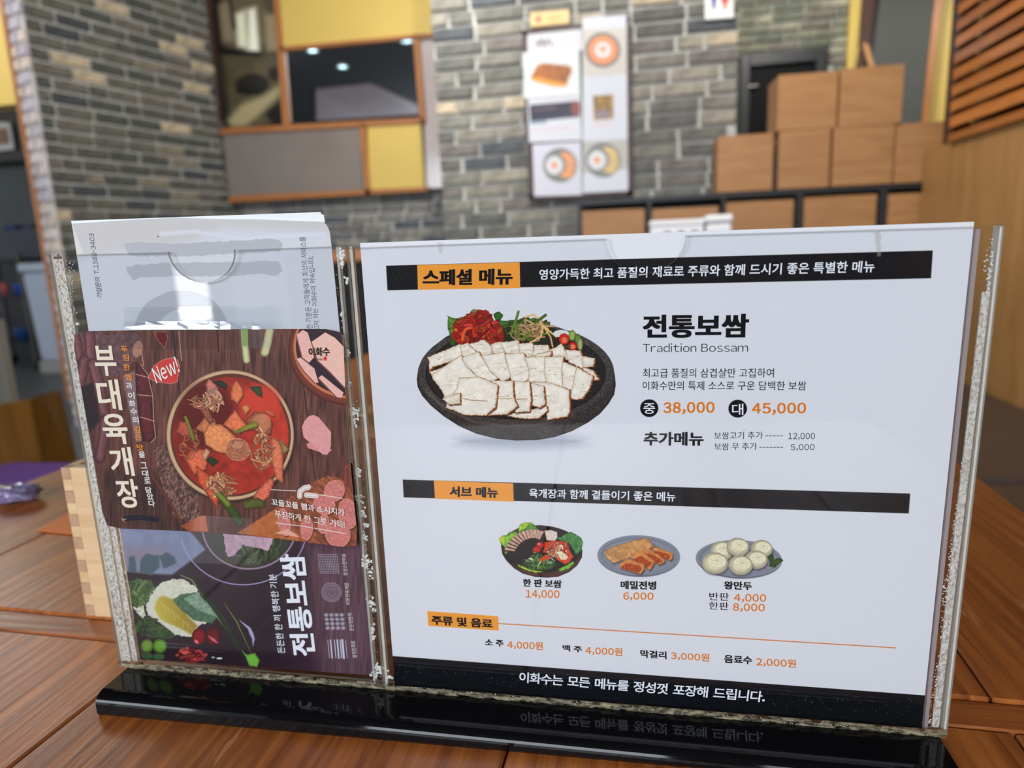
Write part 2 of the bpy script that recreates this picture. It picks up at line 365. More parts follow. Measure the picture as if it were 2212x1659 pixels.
# ------------------------------------------------------------------ framed panel unit on the back wall
yP = 5.0
pu = empty('wall_panel_unit', (-2.1, yP, 1.3), 'wood-framed grid of yellow, grey, mirror and photo panels on the back wall', 'wall panel')
def rect(name, pxs, mt, depth=.03, yoff=0., lab=None, parent=pu):
    q = [at(px, py, y=yP + yoff) for px, py in pxs]   # tl, tr, br, bl
    o = prism(name, [q[3], q[2], q[1], q[0]], (0, depth, 0), mt, parent)
    if lab: o['label'] = lab
    return o
rect('back_board', [(448, -40), (944, -40), (962, 412), (490, 436)], G['dbrown_h'], .02, .05)
rect('upper_panel', [(600, -40), (938, -40), (938, 72), (604, 103)], G['yellow'], .04, .0, 'large yellow panel at the top')
rect('mirror_panel', [(607, 110), (893, 82), (906, 246), (620, 265)], G['mirror'], .03, .012, 'dark mirror panel')
rect('lower_panel', [(478, 288), (776, 272), (786, 410), (492, 428)], G['grey_panel'], .03, .008, 'grey panel')
rect('small_panel', [(793, 271), (908, 262), (918, 408), (800, 416)], G['yellow'], .03, .006, 'small yellow panel')
rect('side_panel', [(908, 76), (938, 72), (962, 404), (922, 408)], mat('gloss_side', s8(196, 184, 182), .12, noise=.2, nscale=2), .03, .03, 'narrow glossy strip panel')
for i, q in enumerate([
    [(588, -40), (600, -40), (624, 268), (611, 272)], [(604, 101), (938, 70), (938, 78), (605, 110)],
    [(476, 277), (914, 254), (914, 266), (477, 290)], [(892, 78), (904, 77), (918, 262), (907, 262)],
    [(776, 270), (788, 269), (800, 420), (789, 421)], [(488, 424), (925, 403), (925, 412), (490, 438)]]):
    rect('frame_bar', q, G['trim_orange_h'] if i in (1, 2, 5) else G['trim_orange'], .05, -.012)
rect('frame_bar', [(442, -40), (452, -40), (490, 430), (482, 434)], G['dbrown'], .05, -.01, 'dark brown side bar')

# ceiling: lamps and the slatted strip that the mirror shows
def mirror_hit(px, py, zc):
    d = ray(px, py); p = CAMPOS + d * ((yP + .012) / d[1]); d2 = d * np.array([1, -1, 1]); return p + d2 * ((zc - p[2]) / d2[2])
lampm = mat('lamp_glow', (.66, .95, 1, 1), emit=4.5)
ringm = mat('lamp_ring', s8(210, 210, 210), .4)
for i, (px, py, lab) in enumerate(((675, 105, 'recessed ceiling spot reflected at the top left of the dark mirror panel'), (877, 83, 'recessed ceiling spot reflected at the top right of the dark mirror panel'), (740, 140, 'recessed ceiling spot reflected second lowest in the dark mirror panel'))):
    p = mirror_hit(px, py + 3, 3.145)
    e = empty('ceiling_spot', (p[0], p[1], 3.15), lab, 'ceiling lamp', 'recessed ceiling spots')
    r = .05 + .012 * (i == 1)
    lathe('ring', [(r * .8, -.012), (r * 1.35, -.012), (r * 1.35, 0), (r * .8, 0)], (p[0], p[1], 3.15), ringm, e, cap=False)
    lathe('lamp', [(.0005, -.009), (r, -.008), (r, -.002)], (p[0], p[1], 3.15), lampm, e)
def spot(x, y, p, tx, ty, tz=1.0, ang=120):
    l = bpy.data.lights.new('fill_spot', 'SPOT'); l.energy = p; l.spot_size = math.radians(ang); l.spot_blend = .6; l.shadow_soft_size = .05; l.color = (1, .96, .90)
    o = bpy.data.objects.new('fill_spot', l); COL.objects.link(o); o.location = (x, y, 3.08); o.rotation_euler = (Vector((tx, ty, tz)) - Vector((x, y, 3.08))).to_track_quat('-Z', 'Y').to_euler()
for a in ((-.95, 3.0, 78, -2.1, 5), (-.3, 1.7, 115, -.2, 3.5), (1.1, 4.6, 70, 1.5, 6.1), (.5, 1.4, 30, .7, 3.2), (-1.2, 2.2, 48, -3.3, 4.4), (3.0, 4.4, 60, 3, 6), (-5.2, 2.6, 62, -5.2, 5.4)): spot(*a)  # added spots without fixtures, aimed to brighten walls and crates
q = [mirror_hit(a, b, 3.13) for a, b in ((682, 196), (800, 183), (902, 228), (902, 250), (684, 262))]
cs = empty('trim_2', tuple(np.mean(q, 0)), kind='structure')
prism('slat_board', q, (0, 0, .02), G['ceil_strip'], cs)
xs = sorted(p[0] for p in q); ys = sorted(p[1] for p in q)
for k in range(7):
    y = ys[0] + (ys[-1] - ys[0]) * (k + .5) / 7
    box('slat', (xs[1], y - .015, 3.12), (xs[-2], y + .015, 3.13), G['ceil_strip'], cs)
# other ceiling lights of the room (outside the frame)
pan = mat('panel_glow', (1, .97, .93, 1), emit=3.2)
for i, (x, y) in enumerate(((-4.1, 3.25), (-8.0, 5.0), (3.4, 1.0))):
    e = empty('ceiling_light', (x, y, 3.15), ['square ceiling light panel over the left of the dining table', 'square ceiling light panel over the kitchen trolley', 'square ceiling light panel beyond the right wall'][i], 'ceiling lamp', 'ceiling light panels')
    s = (.38, .3, .22)[i]
    box('lamp_housing', (x - s - .03, y - s - .03, 3.12), (x + s + .03, y + s + .03, 3.15), ringm, e)
    box('diffuser', (x - s, y - s, 2.68), (x + s, y + s, 3.122), pan, e)

# ------------------------------------------------------------------ right wall: oak panel, louvres, bench
pt = at(2110, 283, x=RX)
zP = pt[2]
ysP = 3.30
ysP = 3.235
op = box('wall_right_panel', (RX, -3, .0), (RX + .119, ysP, zP - .008), G['oakpanel']); tag(op, kind='structure')
lv = empty('louvre_screen', (RX, 1.5, zP), 'slatted wooden louvre screen above the oak panel on the right wall', 'louvre screen')
yl1 = at(2062, 200, x=RX)[1]
box('post', (RX - .005, yl1 - .02, zP - .008), (RX + .05, yl1 + .06, 3.13), G['dbrown'], lv)
box('rail', (RX - .012, .2, zP - .008), (RX + .06, yl1 - .02, zP + .012), G['louvre'], lv, .003)
zz = [at(2142, y, x=RX)[2] for y in (270, 238, 203, 165, 125, 86, 48)]
dz = (zz[-1] - zz[0]) / 6
for k in range(15):
    z0 = zz[0] + dz * k + .0
    if z0 > 3.08: break
    a = (RX - .018, z0 - .004); pts = [(RX - .018, z0 - .022), (RX - .018, z0 + .012), (RX + .035, z0 + .052), (RX + .035, z0 + .018)]
    if k == 0: pts = [(RX - .018, z0 - .016), (RX - .018, z0 + .008), (RX + .035, z0 + .04), (RX + .035, z0 + .02)]
    prism('slat', [(x, yl1 - .02, z) for x, z in pts], (0, .2 - yl1 + .02, 0), G['louvre'], lv)
box('backing', (RX + .075, .2, zP), (RX + .09, yl1, 3.13), G['dbrown'], lv)
bn = empty('wall_bench', (.9, 1.5, 0), 'dark brown padded bench along the oak wall on the right', 'bench')
box('bench_base', (.66, -.8, 0), (RX - .004, 3.2, .36), G['oakpanel'], bn)
for a, b in ((-.8, -.01), (.01, 1.6), (1.62, 3.2)):
    box('seat_cushion', (.6, a, .365), (RX - .004, b, .466), G['leather'], bn, .02, 3)

# ------------------------------------------------------------------ black shelf with oak crates
yS = 3.25
sh = empty('storage_shelf', (.6, yS, 0), 'black metal frame shelf holding oak crates against the brick pillar', 'shelf')
zl = at(1250, 436, y=yS)[2]; zr = at(1978, 400, y=yS)[2]; zR = (zl + zr) / 2; x0 = at(1247, 436, y=yS)[0]
box('top_rail', (x0, yS, zR - .014), (1.62, yS + .02, zR + .008), G['black'], sh)
box('top_board', (x0, yS + .02, zR - .008), (1.62, yS + .2, zR + .004), G['black'], sh)
posts = [x0 + .008] + [at(px, 450, y=yS)[0] for px in (1403, 1563, 1727, 1907)]
for i, x in enumerate(posts):
    w = (.007, .008, .008, .013, .016)[i]
    box('post', (x - w, yS, .0), (x + w, yS + .02, zR - .014), G['black'], sh)
box('post', (1.59, yS, 0), (1.61, yS + .02, zR - .014), G['black'], sh)
box('bottom_board', (x0, yS, .28), (1.62, yS + .2, .30), G['black'], sh)
box('back_board', (x0, yS + .2, 0), (1.62, yS + .206, zR + .004), G['black'], sh)  # black board added to keep the gaps behind the crates dark
box('middle_board', (x0, yS + .021, .76), (1.62, yS + .2, .78), G['black'], sh)
def crate(lo, hi, lab, grp, vert=False, tilt=0):
    c = [(lo[i] + hi[i]) / 2 for i in range(3)]
    e = empty('wooden_crate', (c[0], c[1], lo[2]), lab, 'crate', grp)
    M = rotz((c[0], c[1], 0), tilt); w, d = (hi[0] - lo[0]) / 2, (hi[1] - lo[1]) / 2
    t = .009
    box('front_panel', (-w, -d, lo[2]), (w, -d + t, hi[2]), G['crate'], e, .0015, 1, M)
    box('side_panel', (-w, -d + t, lo[2]), (-w + t, d, hi[2]), G['crate'], e, .0015, 1, M)
    box('side_panel', (w - t, -d + t, lo[2]), (w, d, hi[2]), G['crate'], e, .0015, 1, M)
    box('top_panel', (-w + t, -d + t, hi[2] - t), (w - t, d, hi[2]), G['crate'], e, .0015, 1, M)
    box('bottom_panel', (-w + t, -d + t, lo[2]), (w - t, d, lo[2] + t), G['crate'], e, .0015, 1, M)
    return e
nm = ['leftmost', 'second', 'third', 'fourth', 'rightmost']
for i in range(5):
    a = posts[i] + (.012 if i else .01) + (.008 if i > 2 else 0); b = (posts[i + 1] - .021 if i < 4 else 1.5)
    crate((a, yS + .012, .785), (b, yS + .19, zR - .016 - (.024, .03, .018, .014, .018)[i]), nm[i] + ' oak crate from the left inside the black shelf, under its top rail' if 0 < i < 4 else nm[i] + ' oak crate inside the black shelf, under its top rail', 'crates inside the shelf')
zt0 = zR + .009
yc0 = yS - .005
def cratepx(xa, xb, zb, zt_, lab, tilt=0, yy=0.):
    a = at(xa, 340, y=yc0 + yy)[0]; b = at(xb, 340, y=yc0 + yy)[0]
    return crate((a, yc0 + yy, zb), (b, yc0 + yy + .2, zt_), lab, 'crates stacked on top of the shelf', tilt=tilt)
z1 = at(1610, 291, y=yc0)[2]; z1b = at(1735, 281, y=yc0)[2]; z1c = at(1865, 274, y=yc0)[2]
cratepx(1550, 1670, zt0, z1, 'oak crate alone at the left end on top of the black shelf', yy=.0)
cratepx(1682, 1793, zt0, z1b, 'oak crate on the shelf rail, right of the one at the left end', yy=.004)
cratepx(1799, 1930, zt0, z1b, 'oak crate on the shelf rail under the upper right crate')
a = at(1934, 340, y=yc0)[0]
crate((a, yc0 + .01, zt0), (at(2078, 290, y=yc0 + .01)[0], yc0 + .2, z1b), 'oak crate on the shelf rail touching the oak wall panel', 'crates stacked on top of the shelf')
z2 = z1b + .001; z3 = at(1735, 158, y=yc0)[2]
cratepx(1675, 1802, z2, z3, 'upper left oak crate of the stack, turned slightly', tilt=.03, yy=.004)
cratepx(1808, 1942, z2, z3 + .004, 'upper right oak crate of the stack')

# ------------------------------------------------------------------ flat print: painted in numpy, lettering as real outlines
SW = np.array([[.9999, .0104, -.0002], [0, -.0151, -.9999], [-.0104, .9998, -.0151]])
_u, _s, _v = np.linalg.svd(SW); SW = _u @ _v
SO = CAMPOS + np.array([-.13981815, .34719776, .00435942])   # top left of the menu sheet
class Plane:
    def __init__(s, O, A): s.O = np.array(O, float); s.A = np.array(A, float)
    def uv(s, px, py, n=0.):
        d = ray(px, py); N = s.A[:, 2]; P0 = s.O + N * n; q = CAMPOS + d * (((P0 - CAMPOS) @ N) / (d @ N)) - P0
        return np.array([q @ s.A[:, 0], q @ s.A[:, 1]])
    def w(s, u, v, n=0.): return s.O + s.A @ np.array([u, v, n])
ST = Plane(SO, SW)
_t = np.random.RandomState(3).rand(256, 256).astype(np.float32)
def vnoise(X, Y, s, seed=0):
    x = X / s + seed * 17.3; y = Y / s + seed * 9.7; xi = np.floor(x).astype(int); yi = np.floor(y).astype(int)
    fx = (x - xi).astype(np.float32); fy = (y - yi).astype(np.float32); fx = fx * fx * (3 - 2 * fx); fy = fy * fy * (3 - 2 * fy)
    a = _t[yi & 255, xi & 255]; b = _t[yi & 255, (xi + 1) & 255]; c = _t[(yi + 1) & 255, xi & 255]; d = _t[(yi + 1) & 255, (xi + 1) & 255]
    return (a * (1 - fx) + b * fx) * (1 - fy) + (c * (1 - fx) + d * fx) * fy
def fnoise(X, Y, s, seed=0): return .55 * vnoise(X, Y, s, seed) + .3 * vnoise(X, Y, s / 2.1, seed + 1) + .15 * vnoise(X, Y, s / 4.3, seed + 2)
class Canvas:
    """a print on plane P; shapes are given in reference-image units measured on the print"""
    def __init__(s, P, u0, u1, v0, v1, res, n=0., col=(1, 1, 1)):
        s.P, s.n, s.u0, s.v1 = P, n, u0, v1; s.W = int((u1 - u0) * res); s.H = int((v1 - v0) * res); s.res = res; s.u1, s.v0 = u1, v0
        u = u0 + (np.arange(s.W) + .5) / res; v = v1 - (np.arange(s.H) + .5) / res
        U, V = np.meshgrid(u, v); w = (P.O + P.A[:, 2] * n)[:, None] + P.A[:, 0][:, None] * U.ravel() + P.A[:, 1][:, None] * V.ravel()
        c = R.T @ (w - CAMPOS[:, None]); s.X = (c[0] / c[2] * FPX + CX).reshape(s.H, s.W).astype(np.float32); s.Y = (c[1] / c[2] * FPX + CY).reshape(s.H, s.W).astype(np.float32)
        s.I = np.empty((s.H, s.W, 3), np.float32); s.I[:] = col; s.xf = (0, 0, 1)
    def crop(s, ox, oy, k): s.xf = (ox, oy, k)
    def T(s, pts): return [(x / s.xf[2] + s.xf[0], y / s.xf[2] + s.xf[1]) for x, y in pts]
    def reg(s, x0, y0, x1, y1):
        q = np.array([s.P.uv(a, b, s.n) for a, b in ((x0, y0), (x1, y0), (x1, y1), (x0, y1))])
        a = int(max(0, (q[:, 0].min() - s.u0) * s.res)); b = int(min(s.W, (q[:, 0].max() - s.u0) * s.res + 2))
        c = int(max(0, (s.v1 - q[:, 1].max()) * s.res)); d = int(min(s.H, (s.v1 - q[:, 1].min()) * s.res + 2))
        return slice(c, max(c, d)), slice(a, max(a, b))
    def put(s, sl, sd, col, soft=1., op=1., tex=None, edge=None, bulge=None, grad=None, fn=None):
        if sd.size == 0: return
        X, Y = s.X[sl], s.Y[sl]; a = np.clip(.5 - sd / soft, 0, 1)[..., None] * op
        c = np.empty(sd.shape + (3,), np.float32); c[:] = col
        if grad is not None:   # (dx,dy,x0,y0,len,col2)
            t = np.clip(((X - grad[2]) * grad[0] + (Y - grad[3]) * grad[1]) / grad[4], 0, 1)[..., None]; c = c * (1 - t) + np.array(grad[5], np.float32) * t
        if fn is not None: c = fn(X, Y, c, sd)
        if bulge: c *= (1 - bulge[0] + bulge[0] * np.clip(-sd / bulge[1], 0, 1))[..., None]
        if edge: k = np.clip(1 + sd / edge[1], 0, 1)[..., None]; c = c * (1 - k) + np.array(edge[0], np.float32) * k
        if tex: c *= (1 + tex[0] * (fnoise(X, Y, tex[1], tex[2] if len(tex) > 2 else 0) - .5) * 2)[..., None]
        s.I[sl] = s.I[sl] * (1 - a) + np.clip(c, 0, 1) * a
    def poly(s, pts, col, jag=0, jags=6, raw=False, **k):
        p = np.array(pts if raw else s.T(pts), np.float32); m = 3 + jag * 2 + k.get('soft', 1)
        sl = s.reg(p[:, 0].min() - m, p[:, 1].min() - m, p[:, 0].max() + m, p[:, 1].max() + m)
        X, Y = s.X[sl], s.Y[sl]
        if X.size == 0: return
        d = np.full(X.shape, 1e9, np.float32); ins = np.zeros(X.shape, bool)
        for i in range(len(p)):
            ax, ay = p[i]; bx, by = p[(i + 1) % len(p)]; ex, ey = bx - ax, by - ay; L = ex * ex + ey * ey + 1e-9
            t = np.clip(((X - ax) * ex + (Y - ay) * ey) / L, 0, 1); d = np.minimum(d, (X - ax - t * ex) ** 2 + (Y - ay - t * ey) ** 2)
            if ay != by: ins ^= ((ay > Y) != (by > Y)) & (X < ex * (Y - ay) / (by - ay) + ax)
        d = np.sqrt(d); d = np.where(ins, -d, d)
        if jag: d = d + jag * (vnoise(X, Y, jags, 5) - .5) * 2
        s.put(sl, d, col, **k)
    def ell(s, cx, cy, rx, ry, col, rot=0, raw=False, jag=0, jags=6, **k):
        if not raw: (cx, cy), = s.T([(cx, cy)]); rx /= s.xf[2]; ry /= s.xf[2]
        m = max(rx, ry) + 3 + jag + k.get('soft', 1); sl = s.reg(cx - m, cy - m, cx + m, cy + m); X, Y = s.X[sl] - cx, s.Y[sl] - cy
        if X.size == 0: return
        c, q = math.cos(rot), math.sin(rot); a = (X * c + Y * q) / rx; b = (-X * q + Y * c) / ry; r = np.sqrt(a * a + b * b) + 1e-6
        d = (r - 1) * r / np.sqrt((a / rx) ** 2 + (b / ry) ** 2 + 1e-12)
        if jag: d = d + jag * (vnoise(s.X[sl], s.Y[sl], jags, 5) - .5) * 2
        s.put(sl, d, col, **k)
    def line(s, pts, w, col, raw=False, taper=0, **k):
        p = np.array(pts if raw else s.T(pts), np.float32); w = w if raw else w / s.xf[2]; m = w + 2 + k.get('soft', 1)
        sl = s.reg(p[:, 0].min() - m, p[:, 1].min() - m, p[:, 0].max() + m, p[:, 1].max() + m); X, Y = s.X[sl], s.Y[sl]
        if X.size == 0: return
        d = np.full(X.shape, 1e9, np.float32); n = len(p) - 1
        for i in range(n):
            ax, ay = p[i]; ex, ey = p[i + 1] - p[i]; L = ex * ex + ey * ey + 1e-9; t = np.clip(((X - ax) * ex + (Y - ay) * ey) / L, 0, 1)
            d = np.minimum(d, np.sqrt((X - ax - t * ex) ** 2 + (Y - ay - t * ey) ** 2) - w / 2 * (1 - taper * abs((i + t) / n * 2 - 1)))
        s.put(sl, d, col, **k)
    def material(s, name, rough=.5, coat=0, spec=.4):
        im = bpy.data.images.new(name, s.W, s.H); a = np.ones((s.H, s.W, 4), np.float32); a[..., :3] = np.clip(s.I[::-1], 0, 1)
        im.pixels.foreach_set(a.ravel()); im.update(); im.pack()
        mt, nt, b = mat_new(name); t = nt.nodes.new('ShaderNodeTexImage'); t.image = im; t.interpolation = 'Cubic'; t.extension = 'EXTEND'
        uvn = nt.nodes.new('ShaderNodeUVMap'); uvn.uv_map = 'UVMap'; nt.links.new(uvn.outputs[0], t.inputs[0])
        nt.links.new(t.outputs[0], b.inputs['Base Color']); b.inputs['Roughness'].default_value = rough; b.inputs['Coat Weight'].default_value = coat; b.inputs['Specular IOR Level'].default_value = spec
        return mt
    def uvof(s, u, v): return ((u - s.u0) / (s.u1 - s.u0), (v - s.v0) / (s.v1 - s.v0))
def sheet(name, P, outline, cv, mt, n=0., th=.0003, parent=None, edge=None):
    """thin paper: outline in (u,v), printed face at n, real thickness behind it"""
    k = len(outline); V = [P.w(u, v, n) for u, v in outline] + [P.w(u, v, n - th) for u, v in outline]
    uv = [cv.uvof(u, v) for u, v in outline] * 2 if cv else [(0, 0)] * (2 * k)
    F = [list(range(k)), list(range(2 * k - 1, k - 1, -1))] + [[i, i + k, (i + 1) % k + k, (i + 1) % k] for i in range(k)]
    return obj(name, V, F, mt, parent, mats=[mt, edge or mt], fm=[0, 1] + [1] * k, uv=uv)
TXT = {}
def tmesh(body, bold):
    k = (body, bold)
    if k not in TXT and any(33 <= ord(c) < 127 for c in body) and body.strip('-') and len(body) > 1:
        # compose glyph by glyph, digits and latin from the CJK face with their own widths
        x = 0; V = []; F = []
        for c in body:
            if c == ' ': x += .33; continue
            asc = 33 <= ord(c) < 127
            v, f = tmesh(chr(ord(c) + 0xFEE0) if asc else c, bold)
            if c == '-': v = v * np.array([.42, 1, 1])
            lo, hi = v[:, 0].min(), v[:, 0].max()
            gap = (.055 if not bold else .045) if asc else .03
            if asc: o = x + gap - lo; x += hi - lo + 2 * gap
            else: o = x; x += .86
            F += [tuple(i + len(V) for i in q) for q in f]; V += [(a + o, b, z_) for a, b, z_ in v]
        TXT[k] = (np.array(V), F)
    if k not in TXT:
        cu = bpy.data.curves.new('t', 'FONT'); cu.body = body; cu.offset = min(bold, .012); cu.resolution_u = 3
        o = bpy.data.objects.new('t', cu); me = o.to_mesh()
        v = np.array([tuple(x.co) for x in me.vertices]); f = [tuple(p.vertices) for p in me.polygons]
        if bold > .014:      # heavier weights: shifted copies of the outline, a few micrometres apart
            b = (bold - .012); v0, f0 = v.copy(), list(f)
            for k_, (dx, dy) in enumerate(((b, b * .6), (-b, b * .6), (b, -b * .6), (-b, -b * .6))):
                f = f + [tuple(i + len(v) for i in q) for q in f0]; v = np.vstack([v, v0 + np.array([dx, dy, (k_ + 1)])])
        bpy.data.objects.remove(o); bpy.data.curves.remove(cu)
        TXT[k] = (v, f)
    return TXT[k]
def text(parent, P, body, p0, p1, p2, mt, bold=.0, n=.00012, name='lettering', px=True):
    """ink box: p0 bottom left, p1 bottom right, p2 top left, in reference-image units"""
    v, f = tmesh(body, bold); lo, hi = v.min(0), v.max(0)
    q0, q1, q2 = (P.uv(*p, n) if px else np.array(p) for p in (p0, p1, p2))
    a = (v[:, 0] - lo[0]) / (hi[0] - lo[0]); b = (v[:, 1] - lo[1]) / (hi[1] - lo[1])
    U = q0[0] + a * (q1[0] - q0[0]) + b * (q2[0] - q0[0]); Vv = q0[1] + a * (q1[1] - q0[1]) + b * (q2[1] - q0[1])
    V = [P.w(x, y, n + z_ * 4e-6) for x, y, z_ in zip(U, Vv, v[:, 2])]
    return obj(name, V, f, mt, parent)
INK = mat('print_black', s8(18, 16, 20), .6, spec=.1); INKW = mat('print_white', s8(236, 240, 248), .6, spec=.1)
INKO = mat('print_orange', s8(228, 122, 10), .6, spec=.1); INKG = mat('print_grey', s8(92, 96, 106), .6, spec=.3)
CREAM = mat('print_cream', s8(226, 216, 196), .6, spec=.1); INKT = mat('print_tan_orange', s8(224, 142, 62), .6, spec=.1); INKP = mat('print_offwhite', s8(225, 222, 216), .6, spec=.1)

# ------------------------------------------------------------------ the menu sheet
PAPER = (.875, .885, .91)
cm = Canvas(ST, -.0002, .2902, -.259, .0016, 7600, 0, PAPER)
K1 = (.075, .07, .085); OR = (.95, .62, .22)
cm.poly([(834, 574), (2015, 541), (2011, 601), (837, 627)], K1, tex=(.3, 5)); cm.poly([(901, 572.5), (1122.6, 566.5), (1124, 622.2), (902.6, 626)], OR)
cm.poly([(870, 1036), (1966, 1066), (1963, 1109), (872, 1074)], K1, tex=(.3, 5)); cm.poly([(937, 1038), (1108.7, 1044), (1110, 1083.5), (939.5, 1077)], OR)
cm.poly([(922.8, 1320), (1076, 1331), (1077.3, 1362), (925.3, 1351.8)], OR); cm.line([(1077, 1346.7), (1934, 1399.3)], 2.2, (.86, .5, .27))
cm.poly([(800, 1412.5), (848, 1417), (1998, 1502), (2060, 1507), (2050, 1640), (800, 1560)], (.05, .06, .08), tex=(.25, 4))
cm.ell(1402.4, 881.6, 19.6, 19, K1); cm.ell(1593.6, 882.7, 20, 19.2, K1)
# --- big stone platter of sliced pork
cm.crop(860, 650, 4.254); rp = random.Random(4)
cm.ell(1130, 1290, 560, 60, (.66, .69, .74), soft=24, op=.85)
def stone(X, Y, c, sd): return c * (.75 + .9 * np.clip(vnoise(X, Y, 1.6, 3) - .35, 0, 1))[..., None]
plate_o = [(172, 720), (185, 620), (230, 520), (320, 420), (440, 330), (560, 270), (720, 225), (900, 205), (1100, 195), (1300, 210), (1480, 245), (1650, 310), (1780, 390), (1880, 480), (1950, 570), (1990, 670), (2000, 770), (1985, 860), (1930, 950), (1850, 1040), (1740, 1120), (1600, 1195), (1440, 1250), (1280, 1278), (1080, 1282), (900, 1265), (720, 1220), (560, 1150), (420, 1060), (300, 960), (220, 870), (180, 790)]
cm.poly(plate_o, (.25, .22, .215), fn=stone, bulge=(.35, 4))
cm.ell(1085, 665, 900, 462, (.30, .27, .26), fn=stone); cm.ell(1080, 668, 828, 420, (.17, .155, .155), fn=stone, edge=((.10, .09, .09), 3))
cm.line([(260, 830), (420, 980), (700, 1110), (1000, 1150), (1300, 1135), (1600, 1050)], 26, (.42, .37, .34), soft=5, op=.6)
def leaf(cv, pts, c, j=1.2): cv.poly(pts, c, jag=j, jags=3, tex=(.35, 5), bulge=(.3, 5))
leaf(cm, [(455, 138), (520, 160), (590, 150), (600, 300), (500, 410), (480, 330), (455, 240)], (.36, .53, .20))
leaf(cm, [(880, 120), (930, 95), (965, 130), (940, 180), (1030, 185), (1000, 240), (900, 230)], (.24, .46, .18)); leaf(cm, [(470, 300), (530, 290), (520, 420), (480, 400)], (.22, .36, .14))
def strands(cv, n, reg, cols, w, ln, curve=.8, ang=None, **k):
    cx, cy, rx, ry = reg
    for i in range(n):
        t = rp.random() * 6.283; r = math.sqrt(rp.random()); x, y = cx + rx * r * math.cos(t), cy + ry * r * math.sin(t); a = (rp.random() * 6.283 if ang is None else ang + (rp.random() - .5) * 1.4); L = ln * (.5 + rp.random())
        b = a + (rp.random() - .5) * 2 * curve; c = rp.choice(cols); f = .75 + rp.random() * .45
        x1, y1 = x + L * .3 * math.cos(a), y + L * .3 * math.sin(a); x2, y2 = x1 + L * .5 * math.cos(b), y1 + L * .5 * math.sin(b); x0, y0 = 2 * x - x1, 2 * y - y1
        if ((x2 - cx) / rx) ** 2 + ((y2 - cy) / ry) ** 2 > 1.35: x2, y2 = x1 + (cx - x1) * .5, y1 + (cy - y1) * .35
        if ((x0 - cx) / rx) ** 2 + ((y0 - cy) / ry) ** 2 > 1.35: x0, y0 = x1 + (cx - x1) * .4 + 8, y1 + (cy - y1) * .5
        bz = [((1 - t) ** 2 * x0 + 2 * t * (1 - t) * x1 + t * t * x2, (1 - t) ** 2 * y0 + 2 * t * (1 - t) * y1 + t * t * y2) for t in (0, .2, .4, .6, .8, 1)]
        cv.line(bz, w * (.6 + .7 * rp.random()), [q * f for q in c], bulge=(.45, w / cv.xf[2] * .4), **k)
cm.ell(1200, 300, 260, 110, (.16, .17, .10), jag=3)
strands(cm, 46, (1190, 260, 210, 95), [(.27, .38, .13), (.20, .30, .12), (.36, .46, .18)], 26, 150, .2, -.5)
strands(cm, 30, (1200, 280, 220, 110), [(.86, .66, .42), (.90, .74, .52)], 17, 190, 1.0)
cm.line([(1170, 150), (1240, 125), (1300, 170), (1330, 250), (1310, 330), (1210, 385)], 17, (.90, .72, .48)); cm.line([(1340, 240), (1400, 330), (1420, 420)], 15, (.88, .68, .42)); cm.line([(1330, 230), (1455, 330)], 15, (.92, .76, .5))
cm.line([(1105, 100), (1085, 170), (1040, 290)], 24, (.38, .50, .17)); cm.line([(1355, 130), (1260, 200)], 26, (.30, .38, .14)); cm.line([(1220, 285), (1140, 350)], 26, (.40, .48, .16)); cm.line([(1090, 220), (1110, 320)], 26, (.36, .47, .18))
cm.poly([(500, 290), (560, 210), (600, 140), (700, 80), (830, 90), (880, 180), (950, 230), (975, 330), (960, 390), (800, 420), (560, 420), (495, 340)], (.60, .13, .09), jag=3, jags=4)
strands(cm, 95, (735, 270, 205, 145), [(.78, .20, .12), (.68, .13, .10), (.86, .34, .16), (.74, .22, .17)], 36, 170, .9)
cm.ell(700, 92, 26, 14, (.45, .50, .30))
cm.ell(1500, 300, 75, 34, (.86, .88, .85)); cm.ell(1600, 318, 34, 50, (.62, .70, .33), bulge=(.4, 4)); cm.ell(1650, 350, 32, 48, (.42, .55, .22), bulge=(.4, 4)); cm.ell(1672, 400, 26, 56, (.66, .72, .45), bulge=(.4, 4))
cm.ell(1525, 350, 48, 52, (.82, .17, .10), edge=((.62, .08, .06), 2)); cm.ell(1528, 360, 26, 28, (.92, .45, .30)); cm.ell(1605, 416, 42, 40, (.80, .14, .09), edge=((.55, .07, .05), 2)); cm.ell(1605, 420, 24, 22, (.90, .50, .35)); cm.ell(1560, 420, 26, 10, (.25, .32, .14))
